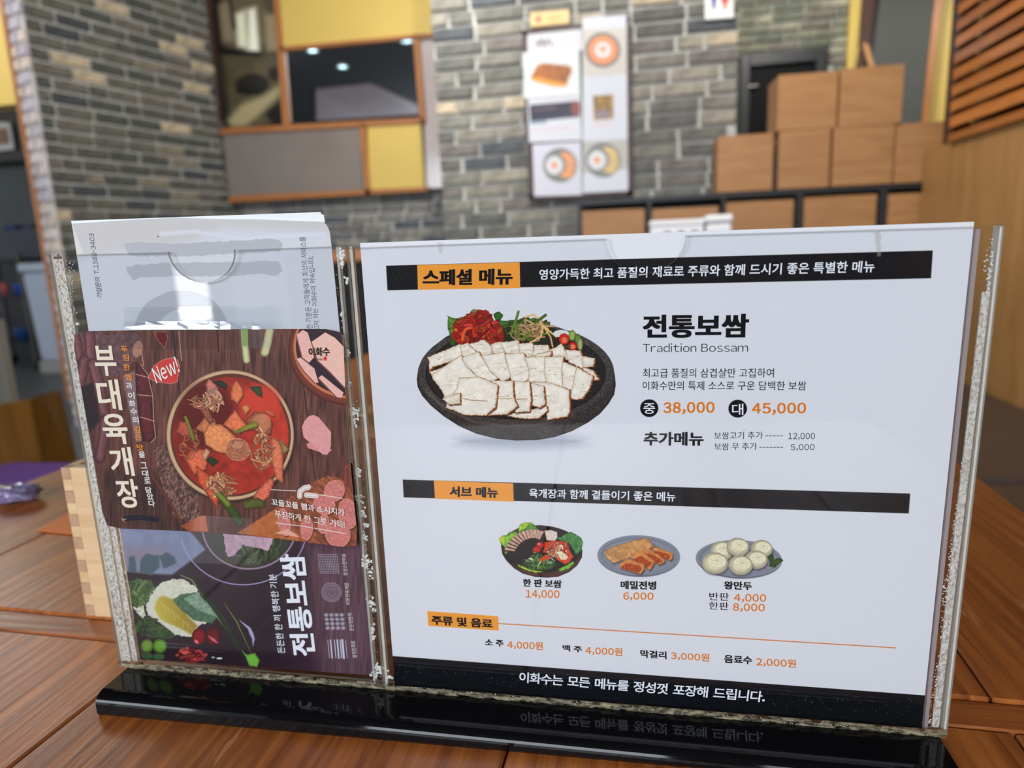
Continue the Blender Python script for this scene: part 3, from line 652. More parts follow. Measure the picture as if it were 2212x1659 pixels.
SL = [[(285,520),(550,405),(580,450),(590,520),(330,600),(300,640),(300,560)], [(575,410),(640,390),(720,440),(725,500),(600,530)], [(660,400),(790,360),(860,430),(850,490),(760,500),(700,440)], [(860,400),(940,378),(985,450),(980,480),(870,480)], [(955,385),(1100,365),(1125,470),(1110,490),(985,480)], [(1110,395),(1235,390),(1245,490),(1180,520),(1120,470)], [(1255,410),(1370,405),(1385,460),(1240,515),(1240,480)], [(1390,460),(1500,400),(1565,510),(1570,545),(1400,500)], [(1250,500),(1400,460),(1400,500),(1300,530)], [(1540,455),(1670,460),(1700,540),(1695,620),(1575,560)], [(1700,510),(1800,530),(1790,600),(1700,610)], [(1700,610),(1790,640),(1840,720),(1780,725),(1710,650)],
 [(300,650),(560,560),(560,620),(340,700)], [(325,690),(570,515),(620,590),(740,710),(600,740),(550,860),(430,910),(430,850),(380,770),(340,720)], [(600,530),(740,480),(840,620),(920,690),(840,740),(740,700),(640,600)], [(780,510),(975,480),(990,560),(1040,680),(960,735),(850,640)], [(990,500),(1150,490),(1200,620),(1210,690),(1150,745),(1050,740),(1030,650)], [(1175,530),(1350,520),(1360,720),(1340,748),(1200,745),(1210,640)], [(1355,525),(1515,520),(1500,640),(1510,790),(1370,748),(1350,640)], [(1515,565),(1640,620),(1620,740),(1610,850),(1520,840),(1510,650)], [(1640,620),(1780,700),(1750,800),(1690,890),(1640,900),(1580,880),(1620,740)],
 [(1210,755),(1380,760),(1555,820),(1560,1000),(1540,1050),(1380,1075),(1340,960),(1340,840)], [(1000,1050),(1350,970),(1357,1010),(1280,1078),(1150,1078)], [(1200,760),(1330,790),(1345,940),(1300,975),(1210,945)], [(1050,745),(1200,755),(1215,900),(1200,1005),(1080,1015),(1060,900)], [(860,745),(1045,750),(1055,900),(1085,960),(1000,1030),(830,1042),(880,900)], [(575,720),(740,715),(890,780),(882,890),(870,970),(790,1038),(620,1035),(465,970),(480,920),(560,800)], [(430,880),(560,850),(560,940),(470,950),(415,905)]]
for k, p in enumerate(SL):
    gx, gy = sum(q[0] for q in p) / len(p), sum(q[1] for q in p) / len(p); p = [(gx + (x - gx) * 1.13, gy + (y - gy) * 1.10) for x, y in p]
    cm.poly([(x + 13, y + 13) for x, y in p], (.20, .10, .05), soft=3, op=.75, jag=.8); cm.poly([(x + 11, y + 3) for x, y in p], (.56, .29, .13), jag=1.2, jags=3, tex=(.35, 3))
    cm.poly(p, (.955, .925, .865), jag=1.1, jags=4, tex=(.07, 9, k), edge=((.72, .48, .28), 1.7), bulge=(.10, 7))
    cx = sum(q[0] for q in p) / len(p); cy = sum(q[1] for q in p) / len(p)
    for j in range(4):
        x, y = cx + rp.uniform(-60, 60), cy + rp.uniform(-45, 45); cm.line([(x - 45, y + 12), (x, y - 2), (x + 45, y + rp.uniform(-12, 8))], 3.5, (.74, .62, .50), op=.55, soft=1.6)
    for j in range(3): cm.ell(cx + rp.uniform(-60, 60), cy + rp.uniform(-40, 40), 5, 4, (.48, .34, .25), op=.6)
cm.line([(590, 895), (680, 915), (820, 920)], 5, (.6, .42, .28)); cm.line([(890, 900), (1050, 895)], 4, (.6, .45, .3)); cm.line([(1080, 905), (1190, 900)], 4, (.6, .42, .28))
# --- pork bowl
cm.crop(1060, 1100, 9.217)
cm.poly([(205, 730), (240, 600), (360, 470), (560, 370), (760, 325), (1000, 315), (1250, 350), (1480, 430), (1660, 560), (1780, 700), (1825, 820), (1815, 960), (1720, 1120), (1560, 1250), (1350, 1340), (1120, 1362), (880, 1345), (640, 1280), (460, 1170), (320, 1030), (230, 890)], (.30, .19, .16), bulge=(.5, 3))
cm.ell(1015, 800, 790, 465, (.10, .065, .06), edge=((.24, .17, .15), 2.2))
gr = [(.50, .74, .22), (.36, .60, .22), (.66, .80, .24), (.28, .52, .26)]
for p, c in (([(160, 590), (240, 525), (330, 520), (400, 450), (520, 450), (560, 520), (440, 590), (460, 640), (370, 700), (380, 800), (300, 780), (200, 690)], gr[0]), ([(550, 400), (580, 300), (680, 262), (800, 262), (870, 310), (950, 410), (720, 470), (600, 540), (560, 500)], gr[2]), ([(560, 430), (700, 380), (760, 300), (860, 290), (945, 410), (800, 430), (620, 530)], gr[1]), ([(1290, 590), (1400, 540), (1500, 480), (1600, 450), (1700, 500), (1810, 580), (1840, 660), (1800, 830), (1700, 920), (1660, 830), (1560, 680), (1400, 620)], gr[3]), ([(270, 850), (360, 800), (330, 880), (300, 900)], gr[0]), ([(520, 1090), (620, 1120), (720, 1170), (900, 1180), (1060, 1250), (900, 1265), (700, 1215), (560, 1150)], gr[2]), ([(1335, 1190), (1480, 1120), (1640, 1030), (1670, 1070), (1560, 1180), (1380, 1240)], gr[0])):
    cm.poly(p, c, jag=.8, jags=3, tex=(.35, 4), bulge=(.3, 3))
cm.poly([(165, 600), (240, 525), (290, 600), (240, 690)], (.74, .80, .16), jag=.5)
for k in range(12):
    t = k / 11; a = 3.35 + t * 1.75; x, y = 800 + 420 * math.cos(a) * (1.05 - .2 * t) + 60 * t, 880 + 400 * math.sin(a)
    q = a; ex, ey = math.cos(q), math.sin(q); w = 95; nx, ny = -ey, ex
    P4 = [(x + ex * w + nx * 40, y + ey * w * .9 + ny * 35), (x + ex * w - nx * 40, y + ey * w * .9 - ny * 35), (x - ex * w * 1.3 - nx * 28, y - ey * w - ny * 22), (x - ex * w * 1.3 + nx * 28, y - ey * w + ny * 22)]
    cm.poly([(a_ + 6, b_ + 18) for a_, b_ in P4], (.15, .08, .06), soft=2); cm.poly(P4, (.80, .66, .58), tex=(.2, 3, k), edge=((.50, .29, .17), 1.2), jag=.3, jags=2)
cm.poly([(1065, 420), (1200, 410), (1325, 450), (1330, 560), (1280, 630), (1110, 620)], (.88, .82, .76), edge=((.55, .36, .22), 1.3), tex=(.12, 3))
cm.poly([(1080, 660), (1250, 625), (1520, 650), (1560, 780), (1650, 950), (1560, 1060), (1480, 1100), (1330, 1000), (1200, 870), (1040, 860)], (.85, .25, .13), jag=1.5, jags=3, tex=(.3, 4))
strands(cm, 60, (1330, 800, 220, 150), [(.92, .38, .20), (.80, .18, .10), (.95, .62, .42), (.93, .80, .68)], 38, 130, .7)
cm.poly([(1310, 850), (1400, 830), (1550, 940), (1500, 1010), (1400, 1000)], (.93, .86, .72), tex=(.25, 2), jag=.6)
cm.ell(980, 710, 82, 66, (.80, .14, .10), bulge=(.4, 4)); cm.ell(915, 800, 84, 68, (.82, .15, .10), bulge=(.4, 4)); cm.ell(960, 690, 20, 12, (1, .85, .8)); cm.poly([(820, 800), (860, 850), (930, 870), (860, 880)], (.5, .65, .25))
cm.ell(980, 1080, 330, 150, (.14, .22, .10), jag=2)
strands(cm, 90, (980, 1050, 300, 140), [(.28, .46, .16), (.18, .34, .12), (.42, .60, .22), (.82, .90, .74)], 20, 200, .5)
cm.ell(1050, 985, 80, 40, (.88, .34, .16), rot=-.5, jag=.8); cm.ell(1130, 950, 60, 40, (.85, .28, .14), rot=.6)
# --- buckwheat rolls, dumplings
cm.crop(1260, 1080, 4.254)
def gplate(cx, cy, rx, ry, rot):
    cm.ell(cx, cy + 6, rx, ry, (.36, .38, .42), rot=rot, soft=3); cm.ell(cx, cy, rx - 2, ry - 6, (.52, .54, .59), rot=rot, tex=(.06, 1.5)); cm.ell(cx, cy, rx - 30, ry - 26, (.46, .48, .53), rot=rot, soft=3, tex=(.06, 1.5)); cm.ell(cx + 5, cy + 6, rx - 44, ry - 34, (.53, .55, .60), rot=rot, soft=3, tex=(.06, 1.5))
gplate(510, 510, 378, 190, .03)
cm.poly([(200, 500), (590, 370), (690, 440), (280, 600)], (.25, .22, .24), soft=8, op=.6)
cm.poly([(188, 468), (300, 420), (450, 375), (590, 345), (615, 385), (655, 430), (560, 470), (440, 530), (275, 578), (215, 530)], (.80, .58, .35), jag=.6, tex=(.25, 7), edge=((.62, .40, .20), 2.2)); cm.line([(195, 480), (240, 540), (285, 570)], 5, (.92, .75, .52))
for p in ([(635,450),(660,430),(820,485),(822,530),(800,555),(690,510)], [(540,465),(600,440),(750,545),(750,570),(690,598),(660,560)], [(437,515),(540,465),(660,570),(610,645),(565,610),(440,530)], [(335,590),(400,535),(560,590),(560,640),(525,683),(335,620)]):
    cm.poly([(x + 10, y + 14) for x, y in p], (.28, .2, .18), soft=4, op=.7); cm.poly(p, (.84, .55, .28), jag=.5, tex=(.22, 5), edge=((.70, .40, .16), 1.6))
    cx = sum(q[0] for q in p) / len(p); cy = sum(q[1] for q in p) / len(p)
    cm.poly([(cx + (x - cx) * .82 - 8, cy + (y - cy) * .62 + 14) for x, y in p], (.66, .27, .10), jag=.8, jags=2, tex=(.5, 2))
gplate(1430, 540, 395, 176, .04)
for i, (x, y, r) in enumerate(((1275, 465, 108), (1420, 432, 104), (1640, 448, 100), (1590, 548, 104), (1210, 580, 122), (1445, 598, 112))):
    cm.ell(x + 8, y + 24, r, r * .72, (.26, .26, .30), soft=6, op=.7); cm.ell(x, y, r, r * .82, (.90, .87, .73), bulge=(.3, 12), tex=(.08, 6, i), rot=.1)
    cm.ell(x + r * .15, y - r * .15, r * .72, r * .5, (.94, .92, .80), edge=((.78, .73, .55), 1.6), rot=.15)
    for j in range(7):
        a = j * .9 + i; cm.line([(x + r * .15, y - r * .2), (x + r * .15 + r * .36 * math.cos(a), y - r * .2 + r * .26 * math.sin(a)), (x + r * .15 + r * .55 * math.cos(a + .5), y - r * .15 + r * .4 * math.sin(a + .5))], 5, (.78, .74, .55), op=.8)
leaf(cm, [(1690, 520), (1740, 490), (1755, 545), (1800, 530), (1840, 555), (1790, 590), (1760, 620), (1710, 610), (1715, 560)], (.22, .32, .13), .6)
rp = random.Random(99)
for i in range(330):
    t = rp.random(); x = 855 + 1135 * t; y = 1424 + 84 * t + rp.random() ** .8 * 40; r = rp.uniform(.4, 1.1); cm.ell(x, y, r, r, (.55, .58, .62), raw=True, op=rp.uniform(.3, .9))
for i in range(90):
    x, y = rp.uniform(850, 2050), rp.uniform(560, 1400); cm.ell(x, y, .7, .6, (.55, .55, .58), raw=True, op=.6)
for i in range(40):
    t = rp.random(); cm.ell(838 + 1170 * t, 578 + rp.random() * 44 - 32 * t, .8, .7, (.6, .6, .62), raw=True, op=.6)
cm.poly([(945, 525), (958, 523), (955, 548), (947, 545)], (.70, .66, .58), jag=3, jags=2, soft=2, op=.35, raw=True); cm.poly([(1888, 500), (1903, 500), (1903, 552), (1896, 552)], (.72, .70, .64), jag=3, jags=3, soft=2, op=.5, raw=True)
mm = cm.material('menu_print', .5, spec=.12)
PE = mat('paper_edge', s8(235, 236, 236), .7)
ms = sheet('menu_sheet', ST, [(0, -.2585), (.29, -.2585), (.29, .0012), (.0, .0012)], cm, mm, 0, .0004, edge=PE)
tag(ms, 'large white food menu sheet with orange and black heading bars inside the acrylic holder', 'menu')
TX = [
 ('스페셜 메뉴', (913, 616.7), (1107, 614.6), (913, 582.5), INK, .042),
 ('영양가득한 최고 품질의 재료로 주류와 함께 드시기 좋은 특별한 메뉴', (1165, 605), (1888, 588.3), (1165, 581.5), INKW, .016),
 ('전통보쌈', (1388.4, 730.5), (1617, 729.4), (1388.4, 680), INK, .042), ('Tradition Bossam', (1388.4, 760.8), (1615.7, 760), (1388.4, 742), INK, -.008),
 ('최고급 품질의 삼겹살만 고집하여', (1388.4, 815.6), (1671.4, 815.4), (1388.4, 796), INK, .002), ('이화수만의 특제 소스로 구운 담백한 보쌈', (1388, 842.5), (1741, 843), (1388, 823.5), INK, .002),
 ('중', (1390, 894), (1415, 894), (1390, 871), INKW, .008), ('대', (1581.4, 896.5), (1605.7, 896.5), (1581.4, 872), INKW, .008),
 ('38,000', (1432.8, 895.5), (1543.4, 894.6), (1432.8, 869), INKO, .026), ('45,000', (1624.3, 896.6), (1741, 896), (1624.3, 870.5), INKO, .026),
 ('추가메뉴', (1390.2, 962.4), (1519.8, 963), (1390.2, 933), INK, .038), ('보쌈고기 추가', (1542.9, 948.9), (1647.8, 948), (1542.9, 933.2), INK, 0), ('12,000', (1702.6, 950.5), (1760.4, 950.5), (1702.6, 935), INK, 0),
 ('-----', (1653.8, 942.3), (1691.2, 942.3), (1653.8, 940.7), INK, 0), ('-------', (1640.3, 967), (1691.2, 967.2), (1640.3, 965.4), INK, 0),
 ('보쌈 무 추가', (1542.9, 972.5), (1635, 971.8), (1542.9, 957), INK, 0), ('5,000', (1708, 974.3), (1759.6, 974), (1708, 959.6), INK, 0),
 ('서브 메뉴', (971, 1073), (1076, 1076), (971, 1050), INK, .046), ('육개장과 함께 곁들이기 좋은 메뉴', (1143, 1075.2), (1458.8, 1083.8), (1143, 1055), INKW, .018),
 ('한 판 보쌈', (1129.4, 1267), (1213.4, 1270.3), (1129.4, 1250), INK, .040), ('14,000', (1135.7, 1293), (1208.4, 1294.3), (1135.7, 1274), INKO, .018),
 ('메밀전병', (1340.6, 1272.6), (1417.5, 1274), (1340.6, 1254.5), INK, .040), ('6,000', (1346.3, 1297.3), (1411.6, 1298), (1346.3, 1279.5), INKO, .018),
 ('왕만두', (1564, 1273), (1624.4, 1275), (1564, 1255.2), INK, .040), ('반판', (1532.2, 1296.3), (1574.5, 1297.6), (1532.2, 1279.5), INK, .004), ('4,000', (1585.6, 1301), (1655, 1302.6), (1585.6, 1282.4), INKO, .018),
 ('한판', (1531.5, 1316.2), (1573.8, 1317.8), (1531.5, 1299.8), INK, .004), ('8,000', (1583.2, 1321.4), (1652, 1323), (1583.2, 1303), INKO, .018),
 ('주류 및 음료', (932.4, 1349), (1064, 1357.6), (931.9, 1329.3), INK, .044),
 ('소 주', (1047.8, 1395), (1088, 1397.6), (1047.3, 1380.5), INK, .034), ('4,000원', (1096, 1402), (1172.8, 1405.2), (1095.3, 1383.5), INKO, .018),
 ('맥 주', (1215.6, 1406.3), (1257.6, 1409.6), (1215, 1392.8), INK, .034), ('4,000원', (1264.8, 1414.2), (1344.4, 1418.2), (1264.4, 1395.8), INKO, .018),
 ('막걸리', (1383.4, 1420.3), (1440, 1424), (1382.8, 1403.6), INK, .034), ('3,000원', (1449.4, 1425.6), (1532.2, 1430.2), (1449, 1407.6), INKO, .018),
 ('음료수', (1564.4, 1431.8), (1625, 1435.6), (1564, 1414.4), INK, .034), ('2,000원', (1633.8, 1439), (1719.6, 1443.6), (1633.2, 1420.2), INKO, .018),
 ('이화수는 모든 메뉴를 정성껏 포장해 드립니다.', (1121.3, 1474), (1651.5, 1517.6), (1122.2, 1451.2), INKW, .018),
]
for t in TX: text(ms, ST, *t[:5], bold=t[5])
# ------------------------------------------------------------------ promotion card taped on the front of the small pocket
NC = .0052
wood = (.30, .18, .15)
def woodfn(X, Y, c, sd):
    g = vnoise(X * 1.0, Y * .09, 3.0, 7) * .6 + vnoise(X, Y * .2, 9, 8) * .4
    return c * (.55 + .9 * g)[..., None]
q = [ST.uv(*p, NC) for p in ((150, 712), (748, 708), (780, 1192), (222, 1145))]
us = [a[0] for a in q]; vs_ = [a[1] for a in q]
cc = Canvas(ST, min(us) - .002, max(us) + .002, min(vs_) - .002, max(vs_) + .002, 8600, NC, wood)
rp = random.Random(11)
cc.poly([(100, 690), (900, 690), (900, 1230), (100, 1230)], (.36, .22, .17), fn=woodfn)
for a, b in (((372, 700), (420, 1150)), ((470, 700), (472, 760)), ((655, 830), (700, 1190)), ((250, 1000), (292, 1150))): cc.line([a, b], 2, (.08, .05, .05), op=.9)
cc.poly([(222, 1010), (420, 1030), (420, 1155), (222, 1150)], (.22, .15, .12), soft=30, op=.8, fn=woodfn)
cc.crop(140, 700, 5.53)
# ham joint and sausages
cc.poly([(40, 95), (420, 95), (520, 130), (860, 100), (930, 210), (920, 360), (870, 400), (700, 590), (560, 640), (420, 600), (300, 560), (60, 600)], (.38, .27, .27), jag=2, tex=(.3, 6)); cc.ell(870, 300, 60, 100, (.66, .48, .38), rot=.2, tex=(.2, 3))
for x0, y0, x1, y1, w in ((120, 100, 180, 420, 110), (290, 110, 300, 400, 140), (230, 430, 170, 760, 130), (340, 480, 470, 1060, 150), (170, 800, 300, 1500, 120), (480, 1150, 420, 1600, 130), (330, 1500, 350, 1560, 60)):
    cc.line([(x0, y0), ((x0 + x1) / 2 + 10, (y0 + y1) / 2), (x1, y1)], w, (.42, .25, .25), bulge=(.45, 8), tex=(.15, 6)); cc.line([(x0 - 15, y0 + 20), (x1 - 15, y1 - 20)], w * .25, (.56, .38, .36), soft=6, op=.5)
cc.poly([(180, 760), (330, 700), (400, 1000), (420, 1150), (300, 1300), (230, 1100)], (.10, .08, .10), soft=6, op=.85)
cc.poly([(690, 620), (830, 560), (880, 1100), (920, 1400), (850, 1410), (760, 1000)], (.50, .40, .40), jag=1, soft=3)
cc.poly([(840, 440), (960, 530), (1040, 700), (1060, 1100), (1090, 1330), (1040, 1410), (930, 1400), (880, 1100), (850, 800)], (.36, .14, .14), bulge=(.5, 9), tex=(.3, 5))
for l in ([(850, 600), (1000, 640)], [(870, 845), (1050, 860)], [(900, 1110), (1070, 1160)], [(900, 480), (990, 600), (1050, 860), (1060, 1160), (1085, 1350), (1030, 1415)], [(920, 350), (940, 500)]): cc.line(l, 9, (.76, .64, .52))
cc.poly([(1060, 90), (1220, 90), (1230, 180), (1190, 290), (1120, 210)], (.40, .07, .06), edge=((.78, .6, .45), 2), tex=(.3, 4)); cc.line([(1360, 90), (1395, 440)], 9, (.76, .66, .56))
# net of shredded texture below
cc.poly([(1060, 1480), (1290, 1420), (1400, 1560), (1560, 1900), (1640, 2400), (1300, 2300), (1150, 1900)], (.36, .26, .22), jag=3, fn=lambda X, Y, c, sd: c * (.45 + 1.3 * vnoise(X + Y * .6, Y * .3 - X * .5, 2.4, 3))[..., None])
cc.crop(440, 700, 5.53)
cc.line([(480, 50), (490, 250), (510, 430)], 80, (.80, .84, .60), bulge=(.3, 5)); cc.line([(490, 50), (495, 230)], 70, (.52, .66, .26)); cc.line([(790, 50), (760, 220), (730, 340)], 100, (.80, .80, .58), bulge=(.3, 5))
cc.poly([(600, 400), (900, 380), (1100, 700), (1150, 1600), (900, 1100)], (.30, .19, .16), jag=3, fn=woodfn, op=.6, soft=10)
# wooden bowl with ham
cc.ell(1720, 330, 715, 640, (.44, .20, .13), rot=.25, edge=((.26, .12, .10), 7)); cc.ell(1725, 310, 660, 575, (.80, .46, .28), rot=.25); cc.ell(1735, 300, 640, 555, (.17, .11, .13), rot=.25)
def ham(p, c=(.93, .72, .66)): cc.poly([(x - 12, y + 10) for x, y in p], (.55, .30, .27)); cc.poly(p, c, tex=(.06, 3), edge=((.97, .82, .76), 1.5))
ham([(1110, 130), (1180, 70), (1240, 100), (1330, 380), (1260, 460), (1180, 400)]); ham([(1110, 420), (1150, 398), (1320, 530), (1370, 700), (1330, 700), (1200, 560)]); ham([(1370, 640), (1410, 610), (1670, 820), (1640, 880), (1590, 870)]); ham([(1290, 210), (1450, 100), (1560, 160), (1700, 300), (1800, 800), (1690, 760), (1500, 560), (1360, 430)], (.94, .76, .68))
# ham slices on the wood
cc.poly([(1225, 1430), (1300, 1400), (1530, 1500), (1470, 1560), (1240, 1480)], (.86, .56, .52)); cc.poly([(1250, 1100), (1310, 1085), (1370, 1110), (1520, 1290), (1520, 1450), (1480, 1560), (1420, 1560), (1190, 1350), (1170, 1230), (1200, 1160)], (.88, .62, .60), tex=(.1, 2), edge=((.80, .50, .48), 1.2))
# bowl of stew
cc.crop(0, 0, 1)
BX, BY = 497, 940
cc.ell(BX + 2, BY + 4, 140, 142, (.12, .08, .07), soft=9, op=.8); cc.ell(BX, BY, 138, 141, (.80, .68, .50), edge=((.50, .36, .26), 3)); cc.ell(BX + 1, BY, 130, 133, (.36, .18, .12)); cc.ell(BX + 1, BY + 1, 125, 127, (.50, .13, .08), grad=(1, .3, 380, 900, 260, (.72, .20, .12)), tex=(.25, 18))
cc.ell(445, 900, 60, 74, (.30, .08, .05), soft=22, op=.8); cc.ell(560, 870, 44, 40, (.82, .24, .15), soft=16, op=.9)
cc.crop(440, 700, 5.53)
def piece(p, c, **k): cc.poly([(x + 8, y + 10) for x, y in p], (.28, .08, .05), soft=3, op=.7); cc.poly(p, c, jag=.6, jags=3, tex=(.2, 4), bulge=(.35, 5), **k)
piece([(20, 720), (60, 650), (140, 720), (215, 860), (160, 880), (60, 870)], (.84, .50, .44)); piece([(320, 830), (340, 740), (390, 670), (460, 760), (475, 850), (400, 960), (330, 900)], (.90, .48, .28))
piece([(540, 750), (680, 740), (700, 870), (640, 850)], (.22, .30, .14)); piece([(100, 690), (200, 670), (290, 730), (250, 780)], (.16, .20, .13))
piece([(450, 1000), (500, 950), (560, 1010), (500, 1090)], (.92, .56, .28)); piece([(230, 1200), (370, 1020), (520, 1220), (420, 1330)], (.90, .46, .28)); piece([(500, 1150), (600, 1045), (720, 1060), (820, 1180), (800, 1320), (700, 1330), (600, 1270)], (.62, .34, .20)); cc.ell(690, 1180, 110, 110, (.74, .46, .30), tex=(.15, 4))
piece([(700, 1030), (760, 1015), (860, 1090), (820, 1110)], (.90, .42, .26))
piece([(-330, 1290), (-290, 1160), (-200, 1170), (-120, 1280), (-100, 1360), (-240, 1360)], (.70, .32, .22)); piece([(-100, 1250), (30, 1090), (130, 1130), (180, 1290), (60, 1330)], (.78, .46, .28)); piece([(-60, 1000), (60, 1010), (120, 1160), (60, 1190)], (.60, .33, .22))
piece([(800, 1380), (840, 1355), (900, 1400), (945, 1500), (945, 1900), (860, 1850), (800, 1600)], (.86, .46, .30)); piece([(890, 1370), (960, 1420), (1020, 1500), (950, 1560)], (.62, .50, .28))
piece([(-220, 1620), (-150, 1500), (0, 1500), (60, 1600), (20, 1740), (-120, 1800)], (.88, .42, .26))
piece([(-100, 1680), (-60, 1900), (160, 2200), (180, 2080), (60, 1800)], (.82, .34, .20)); piece([(560, 2140), (640, 1980), (780, 1840), (850, 1860), (780, 2060), (660, 2160)], (.86, .42, .30))
strands(cc, 34, (110, 900, 120, 150), [(.85, .60, .42), (.74, .46, .30), (.90, .70, .52)], 22, 150, 1.2); strands(cc, 40, (700, 1500, 130, 260), [(.82, .56, .36), (.66, .40, .24), (.90, .68, .48)], 22, 170, 1.2); strands(cc, 44, (200, 1930, 180, 160), [(.84, .58, .38), (.70, .42, .26), (.92, .70, .48)], 22, 170, 1.2); strands(cc, 18, (-180, 1450, 120, 200), [(.78, .44, .28), (.66, .34, .2)], 20, 150, 1.1); strands(cc, 16, (-60, 940, 130, 80), [(.78, .50, .36)], 18, 160, 1.1)
piece([(0, 1300), (60, 1200), (200, 1195), (290, 1260), (420, 1390), (300, 1560), (140, 1520), (20, 1440)], (.90, .56, .32)); cc.ell(405, 1500, 148, 136, (.66, .40, .27), rot=.3, tex=(.35, 3), edge=((.86, .60, .40), 2.2)); cc.ell(400, 1450, 60, 40, (.80, .58, .40), tex=(.3, 2), op=.7, soft=4)
piece([(-240, 1100), (-205, 1095), (-100, 1370), (-135, 1410)], (.52, .58, .18)); piece([(350, 1290), (610, 1155), (650, 1200), (640, 1235), (380, 1310)], (.56, .58, .16)); piece([(150, 2060), (200, 1990), (420, 2250), (480, 2380), (420, 2430)], (.20, .30, .08)); cc.line([(185, 2040), (290, 2150)], 50, (.48, .54, .16), soft=6); piece([(450, 2120), (640, 2070), (730, 2120), (720, 2190), (480, 2210)], (.32, .34, .12)); piece([(20, 1620), (90, 1580), (180, 1640), (100, 1700)], (.14, .20, .10))
piece([(-30, 1560), (30, 1480), (80, 1520), (20, 1640)], (.84, .62, .44))
# board with sausage slices
cc.crop(440, 960, 5.53)
cc.poly([(400, 1060), (800, 800), (1250, 470), (1480, 375), (1620, 400), (1700, 260), (1900, 60), (2000, 1400), (1400, 1300)], (.58, .32, .20), fn=lambda X, Y, c, sd: c * (.65 + .6 * vnoise((X + Y) * .3, (Y - X), 5, 4))[..., None])
cc.poly([(400, 1060), (860, 770), (1000, 900), (1150, 1150)], (.70, .40, .20), tex=(.15, 8)); cc.poly([(1640, 380), (1780, 150), (1900, 100), (1950, 700), (1800, 640), (1700, 480)], (.42, .20, .15), fn=woodfn)
for x, y, a, b, r in ((1560, 555, 120, 135, .6), (1440, 720, 135, 120, .5), (1720, 830, 115, 185, -.15), (960, 930, 75, 170, -.15), (1230, 1000, 75, 150, .05), (1430, 950, 70, 120, .1), (1600, 1070, 150, 165, -.4)):
    cc.ell(x + 8, y + 12, a, b, (.22, .10, .08), rot=r, soft=4, op=.8); cc.ell(x, y, a, b, (.80, .48, .44), rot=r, edge=((.88, .60, .44), 2.4), fn=lambda X, Y, c, sd: c * (.86 + .3 * vnoise(X, Y, 2, 6))[..., None])
cc.poly([(850, 1060), (1000, 1010), (1110, 1080), (1140, 1110)], (.90, .66, .58))
for l, w in (([(805, 540), (1100, 556)], 9), ([(1375, 600), (1655, 645)], 9), ([(860, 937), (1200, 980), (1690, 1065)], 9)): cc.line(l, w, (.92, .9, .86))
for l, w in (([(1145, 620), (1150, 560), (1200, 520), (1250, 510)], 62), ([(1225, 605), (1340, 615)], 60)): cc.line(l, w, (.93, .92, .88)); cc.line(l, w * .55, (.4, .3, .28)); cc.line(l, w * .45, (.93, .92, .88))
# spoon, scribbled-over line, glossy tape area
cc.crop(140, 960, 5.53)
cc.line([(1030, 360), (1250, 690), (1400, 960)], 36, (.42, .22, .15), bulge=(.4, 3)); cc.poly([(1380, 980), (1600, 860), (1680, 850), (1710, 1040), (1500, 1040)], (.55, .27, .15), grad=(1, 0, 395, 0, 40, (.78, .42, .27)))
cc.line([(730, 885), (900, 870), (1100, 900)], 62, (.07, .09, .12), tex=(.3, 3)); cc.line([(680, 885), (700, 900), (730, 890)], 10, (.75, .66, .5)); cc.line([(690, 905), (712, 920)], 8, (.75, .66, .5))
# New! badge, small logo
cc.crop(140, 700, 5.53)
cc.poly([(1000, 625), (1060, 500), (1160, 430), (1280, 398), (1350, 430), (1370, 500), (1345, 690), (1270, 716), (1100, 695), (1015, 655)], (.80, .22, .18), edge=((.93, .75, .66), 1.6))
cc.crop(440, 700, 5.53); cc.ell(1450, 412, 20, 26, (.84, .18, .16))
cc.I = cc.I * .9 + np.array([.045, .035, .05], np.float32)  # glossy haze mixed into the whole card print
mc = cc.material('card_print', .45, spec=.25)
# curled card: bilinear patch between the four measured corners
nu, nv = 16, 12; V = []; UV = []
def cpt(a, b):
    L = np.array([152 + 2, 716]) * (1 - b) + np.array([227, 1141]) * b; Rr = np.array([741, 711]) * (1 - b) + np.array([775, 1186]) * b
    Rr = Rr + np.array([-6 * math.sin(math.pi * b), 0]); p = L * (1 - a) + Rr * a; p = p + np.array([0, -9 * math.sin(math.pi * a) * b ** 3]) + np.array([0, -2 * math.sin(math.pi * a) * (1 - b)])
    return p
def rounded():
    """outline grid with rounded corners"""
    pass
card = empty('promotion_card', ST.w(*(np.mean([ST.uv(*cpt(a, b), NC) for a in (0, 1) for b in (0, 1)], 0)), NC), 'dark promotional card with a bowl of red stew taped over the smaller pocket', 'card')
for j in range(nv + 1):
    for i in range(nu + 1):
        a, b = i / nu, j / nv
        # rounded corners: pull the extreme grid points inward
        r = .030; rb = .045
        for (ca, cb) in ((0, 0), (1, 0), (0, 1), (1, 1)):
            da, db = abs(a - ca) / r, abs(b - cb) / rb
            if da < .01 and db < .01: a = ca + (.32 * r if ca == 0 else -.32 * r); b = cb + (.32 * rb if cb == 0 else -.32 * rb)
        px, py = cpt(a, b); lift = .0012 * a * a * b * b
        uv = ST.uv(px, py, NC + lift); V.append(ST.w(uv[0], uv[1], NC + lift)); UV.append(cc.uvof(*ST.uv(px, py, NC)))
n0 = len(V); V += [v - SW[:, 2] * .0005 for v in V]; UV += UV
F = []; fm = []
for j in range(nv):
    for i in range(nu):
        k = j * (nu + 1) + i; F.append([k, k + nu + 1, k + nu + 2, k + 1]); fm.append(0); F.append([n0 + k, n0 + k + 1, n0 + k + nu + 2, n0 + k + nu + 1]); fm.append(1)
rim = [i for i in range(nu + 1)] + [j * (nu + 1) + nu for j in range(1, nv + 1)] + [nv * (nu + 1) + i for i in range(nu - 1, -1, -1)] + [j * (nu + 1) for j in range(nv - 1, 0, -1)]
